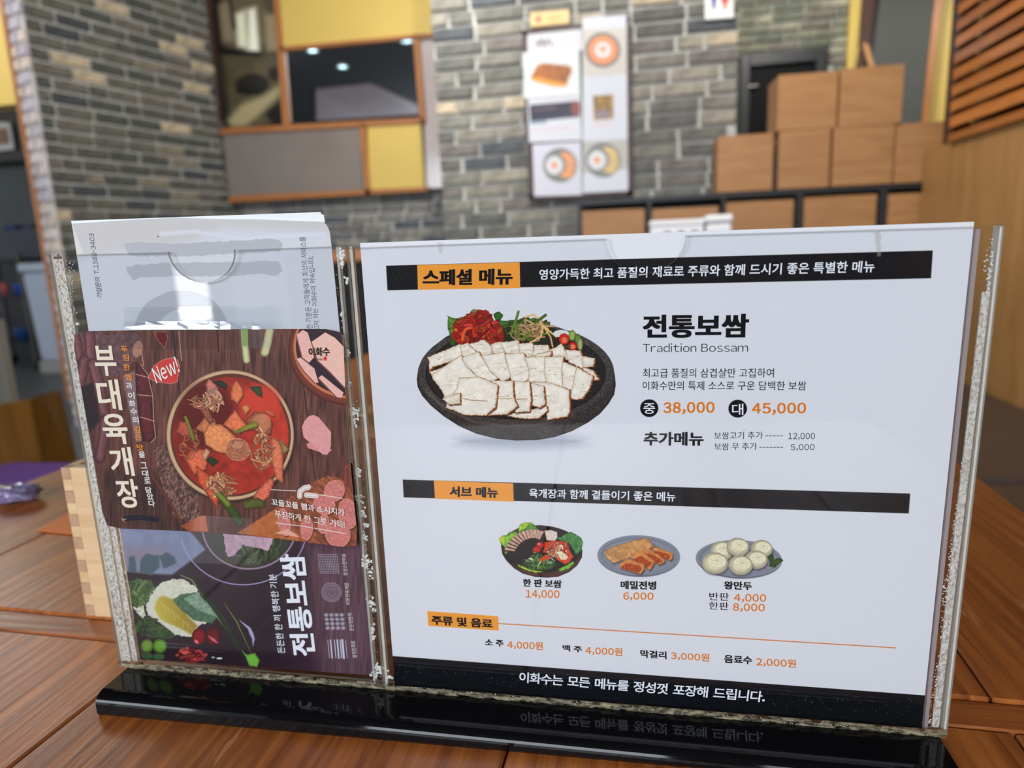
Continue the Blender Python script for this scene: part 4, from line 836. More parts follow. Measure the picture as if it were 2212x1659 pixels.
for i in range(len(rim)): a, b = rim[i], rim[(i + 1) % len(rim)]; F.append([a, b, b + n0, a + n0]); fm.append(1)
obj('card_board', V, F, mc, card, mats=[mc, mat('card_edge', s8(214, 198, 176), .7)], fm=fm, uv=UV)
CT = dict(n=NC + .0003)
for ch, a, b, c in (('부', (209, 812), (255, 812), (200, 747)), ('대', (216, 886), (265, 886), (205, 820)), ('육', (227, 959), (280, 959), (217, 894)), ('개', (243, 1028), (292, 1028), (232, 966)), ('장', (258, 1097), (305, 1097), (247, 1035))):
    text(card, ST, ch, a, b, c, CREAM, .022, **CT)
def tiny(ch, cx, cy, mt, s=7.0, b=.02): text(card, ST, ch, (cx - s + 1, cy + s), (cx + s + 1, cy + s), (cx - s - 1, cy - s), mt, b, **CT)
for ch, x, y, o in (('푸', 712, 300, 1), ('짐', 728, 400, 1), ('한', 738, 515, 1), ('햄', 760, 635, 1), ('과', 770, 735, 0), ('이', 795, 855, 0), ('화', 805, 950, 0), ('수', 825, 1045, 0), ('의', 845, 1145, 0), ('깊', 865, 1260, 1), ('은', 880, 1350, 1), ('맛', 900, 1475, 1)): tiny(ch, 140 + x / 5.53, 700 + y / 5.53, INKT if o else INKP)
for ch, x, y in (('을', 920, 120), ('그', 945, 250), ('대', 960, 345), ('로', 985, 430), ('담', 1000, 545), ('았', 1020, 625), ('다', 1038, 705)): tiny(ch, 140 + x / 5.53, 960 + y / 5.53, INKP, 6.7)
text(card, ST, 'New!', (338, 829), (389, 803), (327, 796), INKP, .012, **CT)
text(card, ST, '이화수', (667, 770), (712, 769), (666, 751), INK, .02, n=NC + .0006); text(card, ST, '육개장', (684, 779), (697, 779), (684, 774), INK, .0, **CT)
text(card, ST, '꼬들꼬들 햄과 소시지가', (586.8, 1091), (744.5, 1114.8), (586, 1076.6), INKP, .018, n=NC + .0018); text(card, ST, '푸짐하게 한 그릇 가득!', (594, 1117.3), (745, 1141.6), (592.7, 1101.5), INKP, .006, n=NC + .0020)

# ------------------------------------------------------------------ brochure standing in the small pocket
bu0, bv0 = ST.uv(300, 1424); bu1 = ST.uv(806, 1458)[0]
cb = Canvas(ST, -.175, -.008, -.256, .02, 6200, 0, (.80, .81, .84))
LG = (.69, .70, .73)
cb.poly([(150, 470), (720, 470), (720, 500), (480, 490), (420, 520), (160, 560)], (.76, .755, .75), soft=20, op=.8)
cb.poly([(155, 483), (180, 545), (160, 560), (150, 480)], (.84, .84, .82)); cb.line([(350, 505), (420, 500), (520, 515), (700, 505)], 7, (.83, .84, .88), soft=8)
cb.poly([(269, 527), (300, 524), (380, 526), (470, 522), (560, 516), (600, 517), (610, 527), (606, 543), (520, 548), (400, 553), (280, 553), (272, 540)], LG, jag=2, jags=9, soft=1.5)
cb.poly([(270, 576), (350, 568), (520, 566), (600, 563), (612, 585), (600, 595), (560, 592), (480, 597), (380, 597), (300, 600), (285, 606)], LG, jag=2, jags=9, soft=1.5)
cb.ell(392, 712, 100, 84, LG, jag=1.5, jags=30, soft=1.5); cb.ell(398, 718, 58, 52, (.79, .80, .83), jag=1.5, jags=30, soft=1.5)
cb.ell(341, 511, 2, 1.5, (.55, .3, .2))
# dark lower picture
dk = [(230, 1100), (760, 1100), (806, 1470), (230, 1470)]
cb.poly([(225, 1000), (800, 1000), (830, 1500), (225, 1500)], (.15, .11, .14), tex=(.2, 60), fn=lambda X, Y, c, sd: c * (1 + .9 * np.clip((X - 560) / 220, 0, 1))[..., None] * np.array([1.05, .95, 1.0], np.float32))
cb.crop(500, 1180, 5.53); cb.poly([(900, 0), (1600, -40), (1720, 1600), (1050, 1600)], (.36, .26, .30), soft=40, fn=lambda X, Y, c, sd: c * (.85 + .35 * vnoise(X, Y * .08, 3, 5))[..., None])
rp = random.Random(5)
cb.crop(200, 1180, 5.53)
cb.poly([(300, -260), (1100, -260), (1350, 40), (1300, 80), (950, 340), (700, 330), (400, 300)], (.50, .53, .64), soft=6, tex=(.08, 20)); cb.poly([(360, 0), (900, 20), (1000, 180), (700, 260), (420, 240)], (.55, .47, .50), soft=30, op=.6)
for p in ([(430, 130), (500, 110), (530, 320), (430, 300)], [(570, 160), (650, 90), (790, 110), (800, 250), (700, 350), (560, 300)], [(800, 120), (880, 70), (980, 130), (1000, 200), (850, 270)]): cb.poly(p, (.28, .36, .40), soft=4, jag=1)
def ring(cx, cy, rx, ry, w, c, a0=0, a1=6.283):
    pts = [(cx + rx * math.cos(a0 + (a1 - a0) * i / 40), cy + ry * math.sin(a0 + (a1 - a0) * i / 40)) for i in range(41)]; cb.line(pts, w, c)
ring(1800, -240, 760, 700, 14, (.64, .60, .76), .2, 2.9); ring(1870, -240, 560, 510, 22, (.60, .50, .58), .1, 3.0); cb.ell(1870, -240, 540, 490, (.20, .22, .17))
strands(cb, 60, (1960, 20, 300, 180), [(.26, .34, .20), (.36, .44, .28), (.16, .22, .14)], 24, 200, .3, 1.5); cb.poly([(1560, -140), (2200, -200), (2100, 60), (1800, -20), (1680, 130), (1600, 110)], (.78, .64, .70), jag=2, tex=(.15, 8))
for p, c in (([(440, 420), (560, 380), (620, 480), (520, 640), (460, 600)], (.30, .40, .22)), ([(600, 430), (700, 400), (740, 520), (640, 640)], (.28, .38, .20)), ([(490, 740), (560, 540), (600, 700), (650, 920), (540, 800)], (.80, .82, .72))): cb.poly(p, c, jag=2, tex=(.25, 5))
cb.poly([(640, 720), (700, 580), (800, 450), (950, 390), (1100, 400), (1240, 490), (1300, 620), (1480, 860), (1250, 960), (1200, 1090), (1000, 1060), (800, 920), (660, 820)], (.82, .82, .74), jag=2.2, jags=5, tex=(.1, 5))
cb.poly([(760, 650), (830, 590), (980, 640), (1150, 850), (1250, 950), (1190, 1060), (1000, 960), (820, 880), (740, 760)], (.76, .70, .26), grad=(1, -.3, 340, 1330, 90, (.58, .46, .20)), soft=5)
cb.poly([(960, 640), (1060, 570), (1250, 550), (1400, 700), (1490, 850), (1420, 920), (1200, 880), (1050, 760)], (.30, .42, .32), jag=1.2, tex=(.25, 5)); cb.poly([(1090, 620), (1250, 560), (1380, 700), (1470, 840), (1250, 760)], (.50, .60, .52), jag=1, tex=(.2, 5), soft=3)
cb.poly([(500, 800), (640, 930), (800, 920), (1000, 1080), (900, 1110), (700, 1080), (560, 960)], (.22, .30, .18), jag=2, tex=(.4, 5))
for pts, w, c in (([(1050, 345), (1180, 400), (1300, 560), (1560, 860), (1740, 1200), (1860, 1330)], 26, (.44, .54, .36)), ([(1380, 690), (1600, 1000), (1820, 1310)], 12, (.66, .74, .58)), ([(1570, 680), (1720, 900), (1890, 1270)], 14, (.42, .54, .22)), ([(1250, 480), (1500, 800), (1800, 1300)], 60, (.12, .20, .11))): cb.line(pts, w, c, taper=.6)
cb.line([(1750, 880), (1870, 980), (1920, 1100), (1915, 1200)], 46, (.66, .64, .78), taper=.9); cb.poly([(1820, 1300), (1940, 1280), (1990, 1360), (1960, 1440), (1880, 1430)], (.45, .70, .25), soft=4, jag=1)
cb.ell(1270, 1080, 85, 100, (.52, .07, .12), bulge=(.5, 6)); cb.ell(1240, 1140, 30, 18, (.90, .45, .50), rot=.8, soft=2); cb.ell(1440, 1080, 90, 110, (.40, .07, .10), bulge=(.5, 6)); cb.line([(1380, 1070), (1500, 1160)], 34, (.88, .40, .45), taper=.8, soft=2)
cb.ell(650, 1190, 75, 80, (.42, .58, .20), bulge=(.4, 6)); cb.ell(805, 1190, 85, 85, (.40, .60, .20), bulge=(.4, 6)); cb.ell(650, 1310, 70, 40, (.22, .34, .2), soft=4); cb.ell(790, 1320, 70, 40, (.22, .36, .2), soft=4)
strands(cb, 30, (1180, 1300, 170, 80), [(.62, .18, .22), (.72, .30, .26), (.50, .12, .18)], 40, 140, .8); cb.ell(1515, 1338, 36, 12, (.85, .85, .85)); cb.ell(1440, 1328, 22, 12, (.6, .7, .5))
cb.crop(200, 1180, 5.53)
for i in range(26):      # ruffled highlights and veins on the cabbage, leaf clutter at the left
    a = 2.0 + 3.4 * i / 26; x, y = 950 + 310 * math.cos(a), 720 + 300 * math.sin(a); cb.line([(x, y), (x * .9 + 95, y * .9 + 72)], 12, (.90, .90, .82), op=.55, soft=2)
for i in range(7): cb.line([(760 + i * 62, 640 + i * 46), (850 + i * 58, 700 + i * 50), (880 + i * 50, 800 + i * 44)], 6, (.86, .84, .55), op=.5, soft=2)
for i in range(5): cb.line([(1120 + i * 55, 650 + i * 38), (1210 + i * 45, 630 + i * 44)], 5, (.66, .76, .68), op=.6, soft=1.5)
strands(cb, 40, (560, 560, 110, 160), [(.30, .42, .22), (.40, .50, .28), (.20, .30, .16)], 46, 120, .9); strands(cb, 34, (640, 960, 170, 110), [(.24, .34, .18), (.16, .24, .13), (.30, .40, .22)], 46, 120, .9)
cb.poly([(640, 720), (700, 580), (760, 560), (720, 700), (720, 820), (680, 820)], (.82, .83, .76), jag=2, jags=4, soft=3, op=.8)
cb.crop(500, 1180, 5.53)
wh = (.80, .82, .88)
for i in range(12):
    for j in range(12): cb.ell(1038 + i * 20 + j * 2.2, 100 + j * 20, 5.2, 5.2, wh)
for r in (120, 108, 92, 78, 58, 42, 20): cb.ell(1195, 548, r, r * .96, (.36, .26, .30), edge=(wh, 1.3), rot=.3)
for i in range(4):
    for j in range(4):
        x, y = 1130 + i * 62 + j * 6, 820 + j * 52
        for k in range(4): a = k * .785 + .2; cb.line([(x - 26 * math.cos(a), y - 22 * math.sin(a)), (x - 7 * math.cos(a), y - 7 * math.sin(a))], 6, wh); cb.line([(x + 7 * math.cos(a), y + 7 * math.sin(a)), (x + 26 * math.cos(a), y + 22 * math.sin(a))], 6, wh)
for x, w in ((1150, 7), (1182, 16), (1228, 10), (1262, 18), (1296, 12), (1322, 24), (1362, 6)): cb.line([(x, 1120), (x + 20, 1335)], w, wh)
mb = cb.material('brochure_print', .45, spec=.2)
def SU(px, py, n=0): return tuple(ST.uv(px, py, n))
outl = [SU(303, 1424), SU(806, 1459), SU(716, 531), SU(712, 500), SU(706, 486), SU(696, 479), SU(640, 477), SU(560, 474), SU(470, 473), SU(380, 470), SU(300, 474), SU(155, 483)]
br = sheet('brochure', ST, outl, cb, mb, 0, .0005, edge=PE)
tag(br, 'brochure with grey brush strokes above and a dark vegetable picture below, in the smaller pocket', 'brochure')
text(br, ST, '가맹문의 T.1588-3403', (222, 644.3), (203.3, 504.5), (209.5, 643), INKG, .002)
text(br, ST, '복한 기분은 고객들에게 최상의 서비스를', (676.5, 722), (659.8, 511), (663.2, 722), INKG, -.004); text(br, ST, '고자 하는 이화수의 약속입니다.', (690.8, 714), (677, 553), (678.6, 714), INKG, -.004)
text(br, ST, '전통보쌈', (683.5, 1417), (657.4, 1196), (631, 1417), INKW, .03); text(br, ST, '든든한 한 끼 행복한 기분', (616.6, 1411.5), (596.7, 1240.6), (600, 1411), INKW, .008)
for s_, a, b, c in (('정성스런마음', (751.4, 1243.3), (746.8, 1196.3), (742, 1243.3)), ('따뜻한육개장', (756.8, 1305.7), (753.2, 1258.7), (747.5, 1305.7)), ('든든한한끼', (764.9, 1362.6), (760.4, 1324.7), (755, 1362.6)), ('정직한재료', (771.8, 1421.4), (766.7, 1384.3), (762, 1421.4))): text(br, ST, s_, a, b, c, INKP, 0)
o2 = [SU(320, 1420, -.001), SU(790, 1450, -.001), SU(706, 520, -.001), SU(700, 470, -.001), SU(699, 464, -.001), SU(694, 463, -.001), SU(692, 458, -.001), SU(153, 477, -.001)]
b2 = sheet('folded_leaflet', ST, o2, None, mat('bright_paper', s8(232, 238, 240), .5), -.0012, .0008, edge=mat('paper_cut', s8(205, 196, 170), .7))
tag(b2, 'plain white leaflet behind the brochure, its bright top edge sticking up', 'leaflet')
# ------------------------------------------------------------------ acrylic menu holder
ACR = mat_acrylic('acrylic_clear')
EDGE = mat_semi('acrylic_edge', s8(176, 174, 166), .8, .3)
EDGEW = mat('acrylic_edge_white', s8(226, 220, 208), .6, noise=.12, nscale=300)
EDGEP = mat_semi('acrylic_edge_pinkish', s8(176, 164, 164), .75, .3)
GLUE = mat_semi('dried_glue', s8(238, 238, 232), .93, .35)
GRIT = mat_semi('gritty_glue', s8(170, 160, 130), .85, .6, nscale=240, thr=(.42, .60), stretch=(.5, 1, 1.6), col2=s8(70, 62, 46), nscale2=380)
GRITW = mat_semi('ridged_glue', s8(228, 225, 216), .86, .5, nscale=520, thr=(.36, .50), stretch=(1.2, 1, .8), col2=s8(196, 188, 176), nscale2=700)
hold = empty('menu_holder', tuple(ST.w(.06, -.2585, 0)), 'clear acrylic menu holder with two pockets on a glossy black base', 'menu holder')
def arcpts(pa, pb, pm, n, k=18):
    """arc outline through pixel points pa -> pm -> pb"""
    a, b, m_ = (ST.uv(*p, n) for p in (pa, pb, pm)); c = (a + b) / 2; w = np.linalg.norm(b - a) / 2; ex = (b - a) / (2 * w); ey = m_ - c; ey = ey - ex * (ey @ ex); h = np.linalg.norm(ey); ey /= h
    return [tuple(c - ex * w * math.cos(t) + ey * h * math.sin(t)) for t in np.linspace(0, math.pi, k)]
nF = .0034; tF = .0018
VB = -.2585
# front panel of the small pocket, with thumb notch
o = [(-.1833, VB), (-.0065, VB), (-.0065, .0003)] + arcpts((505, 539), (362, 544), (438, 610), nF) + [(-.1833, .0007)]
prism('front_panel', [ST.w(u, v, nF) for u, v in o], -SW[:, 2] * tF, ACR, hold, EDGE)
o = [(-.0058, VB), (.3009, VB - .0015), (.3009, -.0006)] + arcpts((1481, 507), (1308, 514), (1398, 591), nF) + [(-.0058, -.0008)]
prism('front_panel', [ST.w(u, v, nF) for u, v in o], -SW[:, 2] * tF, ACR, hold, EDGE)
o = [(-.1833, VB), (.3009, VB - .0015), (.3009, -.0004), (-.1833, .0009)]
prism('back_panel', [ST.w(u, v, -.0026) for u, v in o], -SW[:, 2] * tF, ACR, hold, EDGE)
def bar(name, u0, u1, n0, n1, mt, v0=VB, v1=-.0005, du=0, lab=None):
    P = [(u0 + du, v0), (u1 + du, v0), (u1, v1), (u0, v1)]
    q = [ST.w(u, v, n0) for u, v in P]; o = prism(name, q, SW[:, 2] * (n1 - n0), mt, hold)
    if lab: o['label'] = lab
    return o
bar('side_spacer', .3000, .3011, -.0044, .0016, EDGEW, v1=-.0008)
bar('side_spacer', .2906, .2923, -.0022, .0014, EDGEP, v1=-.002)
bar('side_spacer', -.1832, -.1822, -.0044, .0014, EDGEW)
bar('side_spacer', -.0129, -.0116, -.0022, .0013, mat_semi('faint_edge', s8(214, 212, 204), .55, .3))
bar('side_spacer', -.0056, -.0040, -.0022, .0012, EDGEW)
bar('glue_strip', .2958, .2991, .0005, .0015, GRITW, v0=-.256, v1=-.03, du=-.0016, lab='ridged whitish glue strip')
bar('glue_strip', -.1822, -.1762, .0005, .0015, GRITW, v0=-.256, v1=-.002, lab='ridged whitish glue strip')
bar('glue_strip', -.1765, -.1722, -.002, .0003, GRITW, v0=-.256, v1=-.14, lab='gritty glue strip')
bar('bottom_glue', -.183, -.004, .0035, .0045, GRIT, v0=VB, v1=-.2548, lab='gritty sand-coloured glue line')
bar('bottom_glue', -.004, .3005, .0035, .0045, GRIT, v0=-.2603, v1=-.2560, lab='gritty sand-coloured glue line')
# bubbly dried glue: uncountable blobs, one object
bm = bmesh.new(); rg = random.Random(21)
def blob(u, v, n, r, sq=.45):
    ico = bmesh.ops.create_icosphere(bm, subdivisions=1, radius=1)
    s = (r * rg.uniform(.8, 1.3), r * rg.uniform(.8, 1.3), r * sq)
    for w in ico['verts']:
        c = np.array(w.co) * s * rg.uniform(.9, 1.1); w.co = Vector(ST.w(u, v, n) + SW @ c)
for i in range(900):        # right-hand edge, growing inward towards the bottom
    t = rg.random(); v = -.012 - t * .243
    reach = .0012 + .0040 * min(1, t * 1.35) * (.55 + .9 * float(vnoise(np.array([[t * 60.]]), np.array([[3.]]), 2.2, 2)[0, 0]))
    u = .2992 - .0016 * t - reach * rg.random() ** .8; blob(u, v, .0010, rg.uniform(.00018, .00042) * (1 if rg.random() < .9 else 1.6))
for i in range(26): blob(.2975 + rg.uniform(-.002, .001), -.014 + rg.uniform(-.012, .008), .001, rg.uniform(.0002, .0006))
for (px, py, k, s) in ((735, 550, 26, 5), (738, 570, 10, 4), (736, 572, 3, 2), (749, 605, 6, 3), (738, 680, 7, 2), (743, 735, 10, 6), (748, 765, 14, 5), (752, 830, 12, 5), (768, 895, 26, 9), (766, 915, 6, 4), (772, 1020, 10, 4), (775, 1078, 14, 6), (785, 1110, 10, 5), (790, 1135, 8, 4), (787, 1160, 8, 4), (792, 1215, 26, 8), (798, 1240, 10, 6), (800, 1300, 8, 5), (806, 1315, 8, 5), (806, 1360, 8, 4), (808, 1380, 8, 4), (820, 1448, 20, 6), (808, 1458, 14, 5), (838, 1462, 8, 4)):
    for i in range(int(k * 1.6)):
        u, v = ST.uv(px + rg.gauss(0, s * .8), py + rg.gauss(0, s * 1.15), .001); blob(u, v, .0008, rg.uniform(.0003, .0011))
for i in range(160):
    t = rg.random(); px = 724 + 92 * t; py = 560 + 890 * t; u, v = ST.uv(px + rg.gauss(0, 2.5), py, .001); blob(u, v, .0008, rg.uniform(.0001, .0003))
for i in range(150):
    u, v = ST.uv(149 + rg.gauss(0, 6), 562 + rg.random() * 120, .001); blob(u, v, .0008, rg.uniform(.0001, .0004))
for (px, py, r) in ((167, 700, .0012), (160, 668, .0005), (165, 676, .0004)): blob(*ST.uv(px, py, .001), .0008, r)
for i in range(420):
    u = rg.uniform(-.18, .299); blob(u, VB + .0022 - max(0, u) * .006 + rg.gauss(0, .0007), .0042, rg.uniform(.0001, .00035))
o = bm_obj('glue_residue', bm, GLUE, hold, smooth=True); o['kind'] = 'stuff'; o['label'] = 'white bubbly dried glue along the panel edges'
# clear tape strips holding the card
TAPE = mat_acrylic('clear_tape', (.975, .98, .985), 1.4)
def tape(pxs, n): prism('clear_tape', [ST.w(*ST.uv(px, py, n), n) for px, py in pxs], SW[:, 2] * .0001, TAPE, card)
tape([(265, 755), (585, 752), (598, 660), (268, 664)], NC + .0009); tape([(415, 1215), (560, 1222), (545, 1120), (418, 1112)], NC + .0019)
TAPE2 = mat_acrylic('crinkled_tape', (.95, .96, .97), 5.0)
def crinkle(xa, xb, y0, y1):
    k = 14; V = []; rr_ = random.Random(8)
    for i in range(k + 1):
        x = xa + (xb - xa) * i / k; j = rr_.uniform(-.0002, .0002)
        for py, n in ((y0, NC + .0009), ((y0 + y1) / 2 + rr_.uniform(-3, 3), NC + .0013 + j), (y1, NC + .0018 + j)): V.append(ST.w(*ST.uv(x, py, n), n))
    F = [[i*3+r, i*3+r+1, i*3+r+4, i*3+r+3] for i in range(k) for r in range(2)]
    o = obj('clear_tape', V, F, TAPE2, card); o['label'] = 'crinkled shiny fold of the clear tape'
crinkle(268, 590, 694, 712)
# base: glossy black bar with a rounded front edge
BASEM = mat('gloss_black_acrylic', (.004, .004, .005, 1), .05, spec=.25, coat=.0)
zt = .7500
bl, brt = -.3195, .1545
xs = (bl, brt)
prof = lambda ztop, zb: [(.3525, zb), (.3525, ztop), (.3262, ztop)] + [(.3262 - .0075 * math.sin(a), ztop - .006 * (1 - math.cos(a))) for a in np.linspace(.2, 1.5, 7)] + [(.3186, zb + .002), (.3200, zb)]
tl = SO[2] - .2585 - bl * 0 + (-.0104) * (bl - SO[0]); tr_ = SO[2] - .2585 + (-.0104) * (brt - SO[0]) - .0012
A = [(bl, y, z) for y, z in prof(tl, zt)]; B = [(brt, y - .002, z) for y, z in prof(tr_, zt)]; k = len(A)
bm = bmesh.new(); va = [bm.verts.new(p) for p in A]; vb = [bm.verts.new(p) for p in B]
bm.faces.new(va); bm.faces.new(vb[::-1])
for i in range(k): bm.faces.new((va[i], vb[i], vb[(i + 1) % k], va[(i + 1) % k])) if False else bm.faces.new((va[(i + 1) % k], vb[(i + 1) % k], vb[i], va[i]))
bmesh.ops.recalc_face_normals(bm, faces=bm.faces[:])
bm_obj('base', bm, BASEM, hold)

# ------------------------------------------------------------------ dining table
WT = mat_wood('table_wood', s8(204, 122, 58), s8(118, 56, 24), rough=.36, scale=6.0, ax=1, coat=.35, bump=.4, ratio=22, rvar=.08, wear=(s8(206, 140, 96), 34, .665, (2.5, .35, 1)))
WTX = mat_wood('table_wood_rail', s8(190, 110, 52), s8(114, 54, 24), rough=.36, scale=6.0, ax=0, coat=.35, bump=.4, ratio=22)
TM = rotz((0, 0, 0), -.05)
tb = empty('dining_table', (0, .8, 0), 'reddish brown plank dining table under the menu holder', 'table')
bx = [-.79, -.615, -.35, -.085, .18, .325]
for i in range(5):
    a, b = bx[i] + .0007, bx[i + 1] - .0007
    box('plank', (a, -.25, .722), (b, .3745, .75), WT, tb, .0012, 1, TM)
    box('plank', (a, .4005, .722), (b, 2.0, .752), WT, tb, .0012, 1, TM)
box('cross_rail', (-.79, .3755, .722), (.325, .3995, .7503), WTX, tb, .0012, 1, TM)
for x in (-.74, .27):
    for y in (-.2, 1.95): box('leg', (x - .035, y - .035, 0), (x + .035, y + .035, .68), G['dbrown'], tb, .003, 1, TM)
box('apron', (-.76, -.22, .66), (.295, 1.97, .7215), G['dbrown'], tb, M=TM)
# bamboo tissue box -----------------------------------------------
BAM = mat_wood('bamboo', s8(234, 204, 162), s8(214, 176, 128), rough=.45, scale=7, ax=0, ratio=16, bump=.08)
BEND = mat_wood('bamboo_end_grain', s8(204, 168, 138), s8(176, 136, 104), rough=.6, scale=26, ax=1, ratio=1.6, bump=.3)
fz0 = .7523; f0 = at(187, 1330, z=fz0); yb_ = f0[1]; top = at(140, 1010, y=yb_)
xl_ = f0[0]; zt_ = top[2]; wbx = .165; dpx = .115
bb = empty('bamboo_box', (xl_ + wbx / 2, yb_ + dpx / 2, fz0), 'pale bamboo box with finger joints behind the smaller pocket', 'box')
sx = (top[0] - xl_)   # tiny outward lean
t = .0078
box('front_panel', (xl_ + t, yb_, fz0), (xl_ + wbx - t, yb_ + t, zt_), BAM, bb)
box('back_panel', (xl_ + t, yb_ + dpx - t, fz0), (xl_ + wbx - t, yb_ + dpx, zt_), BAM, bb)
nf = 13; hh = (zt_ - fz0) / nf
for i in range(nf):
    z0, z1_ = fz0 + hh * i + .0001, fz0 + hh * (i + 1) - .0001
    if i % 2 == 0:
        box('finger_joint', (xl_, yb_ - .0002, z0), (xl_ + t, yb_ + t, z1_), BEND, bb, .0003, 1); box('finger_joint', (xl_ + wbx - t, yb_ - .0002, z0), (xl_ + wbx, yb_ + t, z1_), BEND, bb, .0003, 1)
    else:
        box('finger_joint', (xl_, yb_, z0), (xl_ + t, yb_ + t, z1_), BAM, bb, .0003, 1); box('finger_joint', (xl_ + wbx - t, yb_, z0), (xl_ + wbx, yb_ + t, z1_), BAM, bb, .0003, 1)
box('side_panel', (xl_, yb_ + t, fz0), (xl_ + t, yb_ + dpx - .001, zt_), BAM, bb); box('side_panel', (xl_ + wbx - t, yb_ + t, fz0), (xl_ + wbx, yb_ + dpx - .001, zt_), BAM, bb)
# lid in two pieces round a slot
box('lid', (xl_ + t, yb_ + t, zt_ - .012), (xl_ + wbx - t, yb_ + .045, zt_ - .002), BAM, bb); box('lid', (xl_ + t, yb_ + .07, zt_ - .012), (xl_ + wbx - t, yb_ + dpx - t, zt_ - .002), BAM, bb)
# added orange patch standing for a table reflection, pale tray, plastic wrap ----------------
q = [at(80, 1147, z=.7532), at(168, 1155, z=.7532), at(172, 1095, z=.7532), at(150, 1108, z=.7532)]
tag(prism('orange_reflection', q, (0, 0, .0005), mat('orange_sheen', s8(255, 140, 60), .5)), 'added flat orange patch for a reflection on the table left of the bamboo box', 'card')
tr0 = at(772, 905, z=.765); e = empty('wooden_tray', (tr0[0] + .05, tr0[1], .752), 'pale wooden tray lying far back on the table behind the holder', 'tray')
Mt = rotz((tr0[0] + .02, tr0[1], 0), .35)
box('tray_base', (-.11, -.07, .7525), (.11, .07, .759), G['crate'], e, M=Mt)
for a in ((-.11, -.07, .11, -.062), (-.11, .062, .11, .07), (-.11, -.062, -.102, .062), (.102, -.062, .11, .062)): box('tray_rim', (a[0], a[1], .759), (a[2], a[3], .772), G['crate'], e, M=Mt)
# wrapped packet at the left table edge
bm = bmesh.new(); bmesh.ops.create_icosphere(bm, subdivisions=4, radius=1); pk = at(28, 1066, z=.763); rr = random.Random(3)
for v_ in bm.verts:
    c = np.array(v_.co); nn = .8 + .5 * float(vnoise(np.array([[c[0] * 3 + 9]]), np.array([[c[1] * 3 + c[2] * 4 + 9]]), 1, 4)[0, 0]); c = c * np.array([.034, .02, .010]) * nn; c[2] = max(c[2], -.0092); v_.co = Vector(pk + c)
tag(bm_obj('plastic_packet', bm, mat('shiny_film', s8(130, 118, 160), .08, spec=.8, coat=1), smooth=False), 'shiny crumpled plastic packet at the left edge of the table', 'packet')

# ------------------------------------------------------------------ chairs
CW = mat_wood('chair_wood', s8(134, 92, 30), s8(104, 66, 18), rough=.38, scale=4, ax=2, ratio=8, coat=.2)
PUR = mat('purple_cushion', s8(124, 84, 168), .8, noise=.12, nscale=30)
zs = .46
c1 = at(120, 1018, z=zs + .04); ctr = np.array([c1[0] - .17, c1[1] - .12])
ch = empty('dining_chair', (ctr[0], ctr[1], 0), 'brown wooden chair with a purple seat cushion at the left side of the table', 'chair')
box('seat', (ctr[0] - .2, ctr[1] - .2, zs - .03), (ctr[0] + .22, ctr[1] + .2, zs), CW, ch, .006)
bm = box_bm((ctr[0] - .17, ctr[1] - .19, zs), (ctr[0] + .21, ctr[1] + .19, zs + .045), .02, 4); bm_obj('seat_cushion', bm, PUR, ch, smooth=True)
for dx in (-.18, .19):
    for dy in (-.18, .18): box('leg', (ctr[0] + dx - .018, ctr[1] + dy - .018, 0), (ctr[0] + dx + .018, ctr[1] + dy + .018, zs - .03), CW, ch, .003)
# backrest: two flat boards meeting at a slight angle, seen in the photograph from the front
yk = ctr[1] + .22
bA = at(-60, 884, y=yk); bB = at(66, 862, y=yk); bC = at(120, 845, y=yk + .10); bD = at(160, 1010, y=yk + .10)
bA = at(-60, 884, y=yk - .1)
hexa('backrest', [(bA[0], yk - .1, zs), (bB[0], yk, zs), (bB[0], yk + .02, zs), (bA[0], yk - .08, zs), (bA[0], yk - .1, bA[2]), (bB[0], yk, bB[2]), (bB[0], yk + .02, bB[2]), (bA[0], yk - .08, bA[2])], CW, ch, .003)
hexa('backrest', [(bB[0] + .003, yk, zs), (bD[0], yk + .1, zs), (bD[0], yk + .12, zs), (bB[0] + .003, yk + .02, zs), (bB[0] + .003, yk, bB[2] + .006), (bC[0], yk + .1, bC[2]), (bC[0], yk + .12, bC[2]), (bB[0] + .003, yk + .02, bB[2] + .006)], CW, ch, .003)
# chair added for the dark reflection in the gap between the pockets
k0 = at(745, 548, y=2.12)
cf = empty('dining_chair', (k0[0], 2.3, 0), 'added chair with a black padded back and wooden top rail, standing for a dark reflection', 'chair')
bm = box_bm((k0[0] - .2, 2.12, .50), (k0[0] + .2, 2.155, k0[2] - .03), .012, 3); bm_obj('backrest', bm, mat('added_black_fabric', s8(22, 22, 26), .8), cf)  # back of the added chair
box('top_rail', (k0[0] - .2, 2.115, k0[2] - .028), (k0[0] + .2, 2.15, k0[2] + .01), G['louvre'], cf, .008, 3)
box('seat', (k0[0] - .2, 2.16, .43), (k0[0] + .2, 2.56, .48), mat('added_black_seat', s8(24, 24, 28), .7), cf, .012)  # seat of the added chair
for dx in (-.18, .18):
    for y in (2.14, 2.53): box('leg', (k0[0] + dx - .016, y - .016, 0), (k0[0] + dx + .016, y + .016, .43 if y > 2.2 else .96), G['dbrown'], cf, .003)  # legs of the added chair
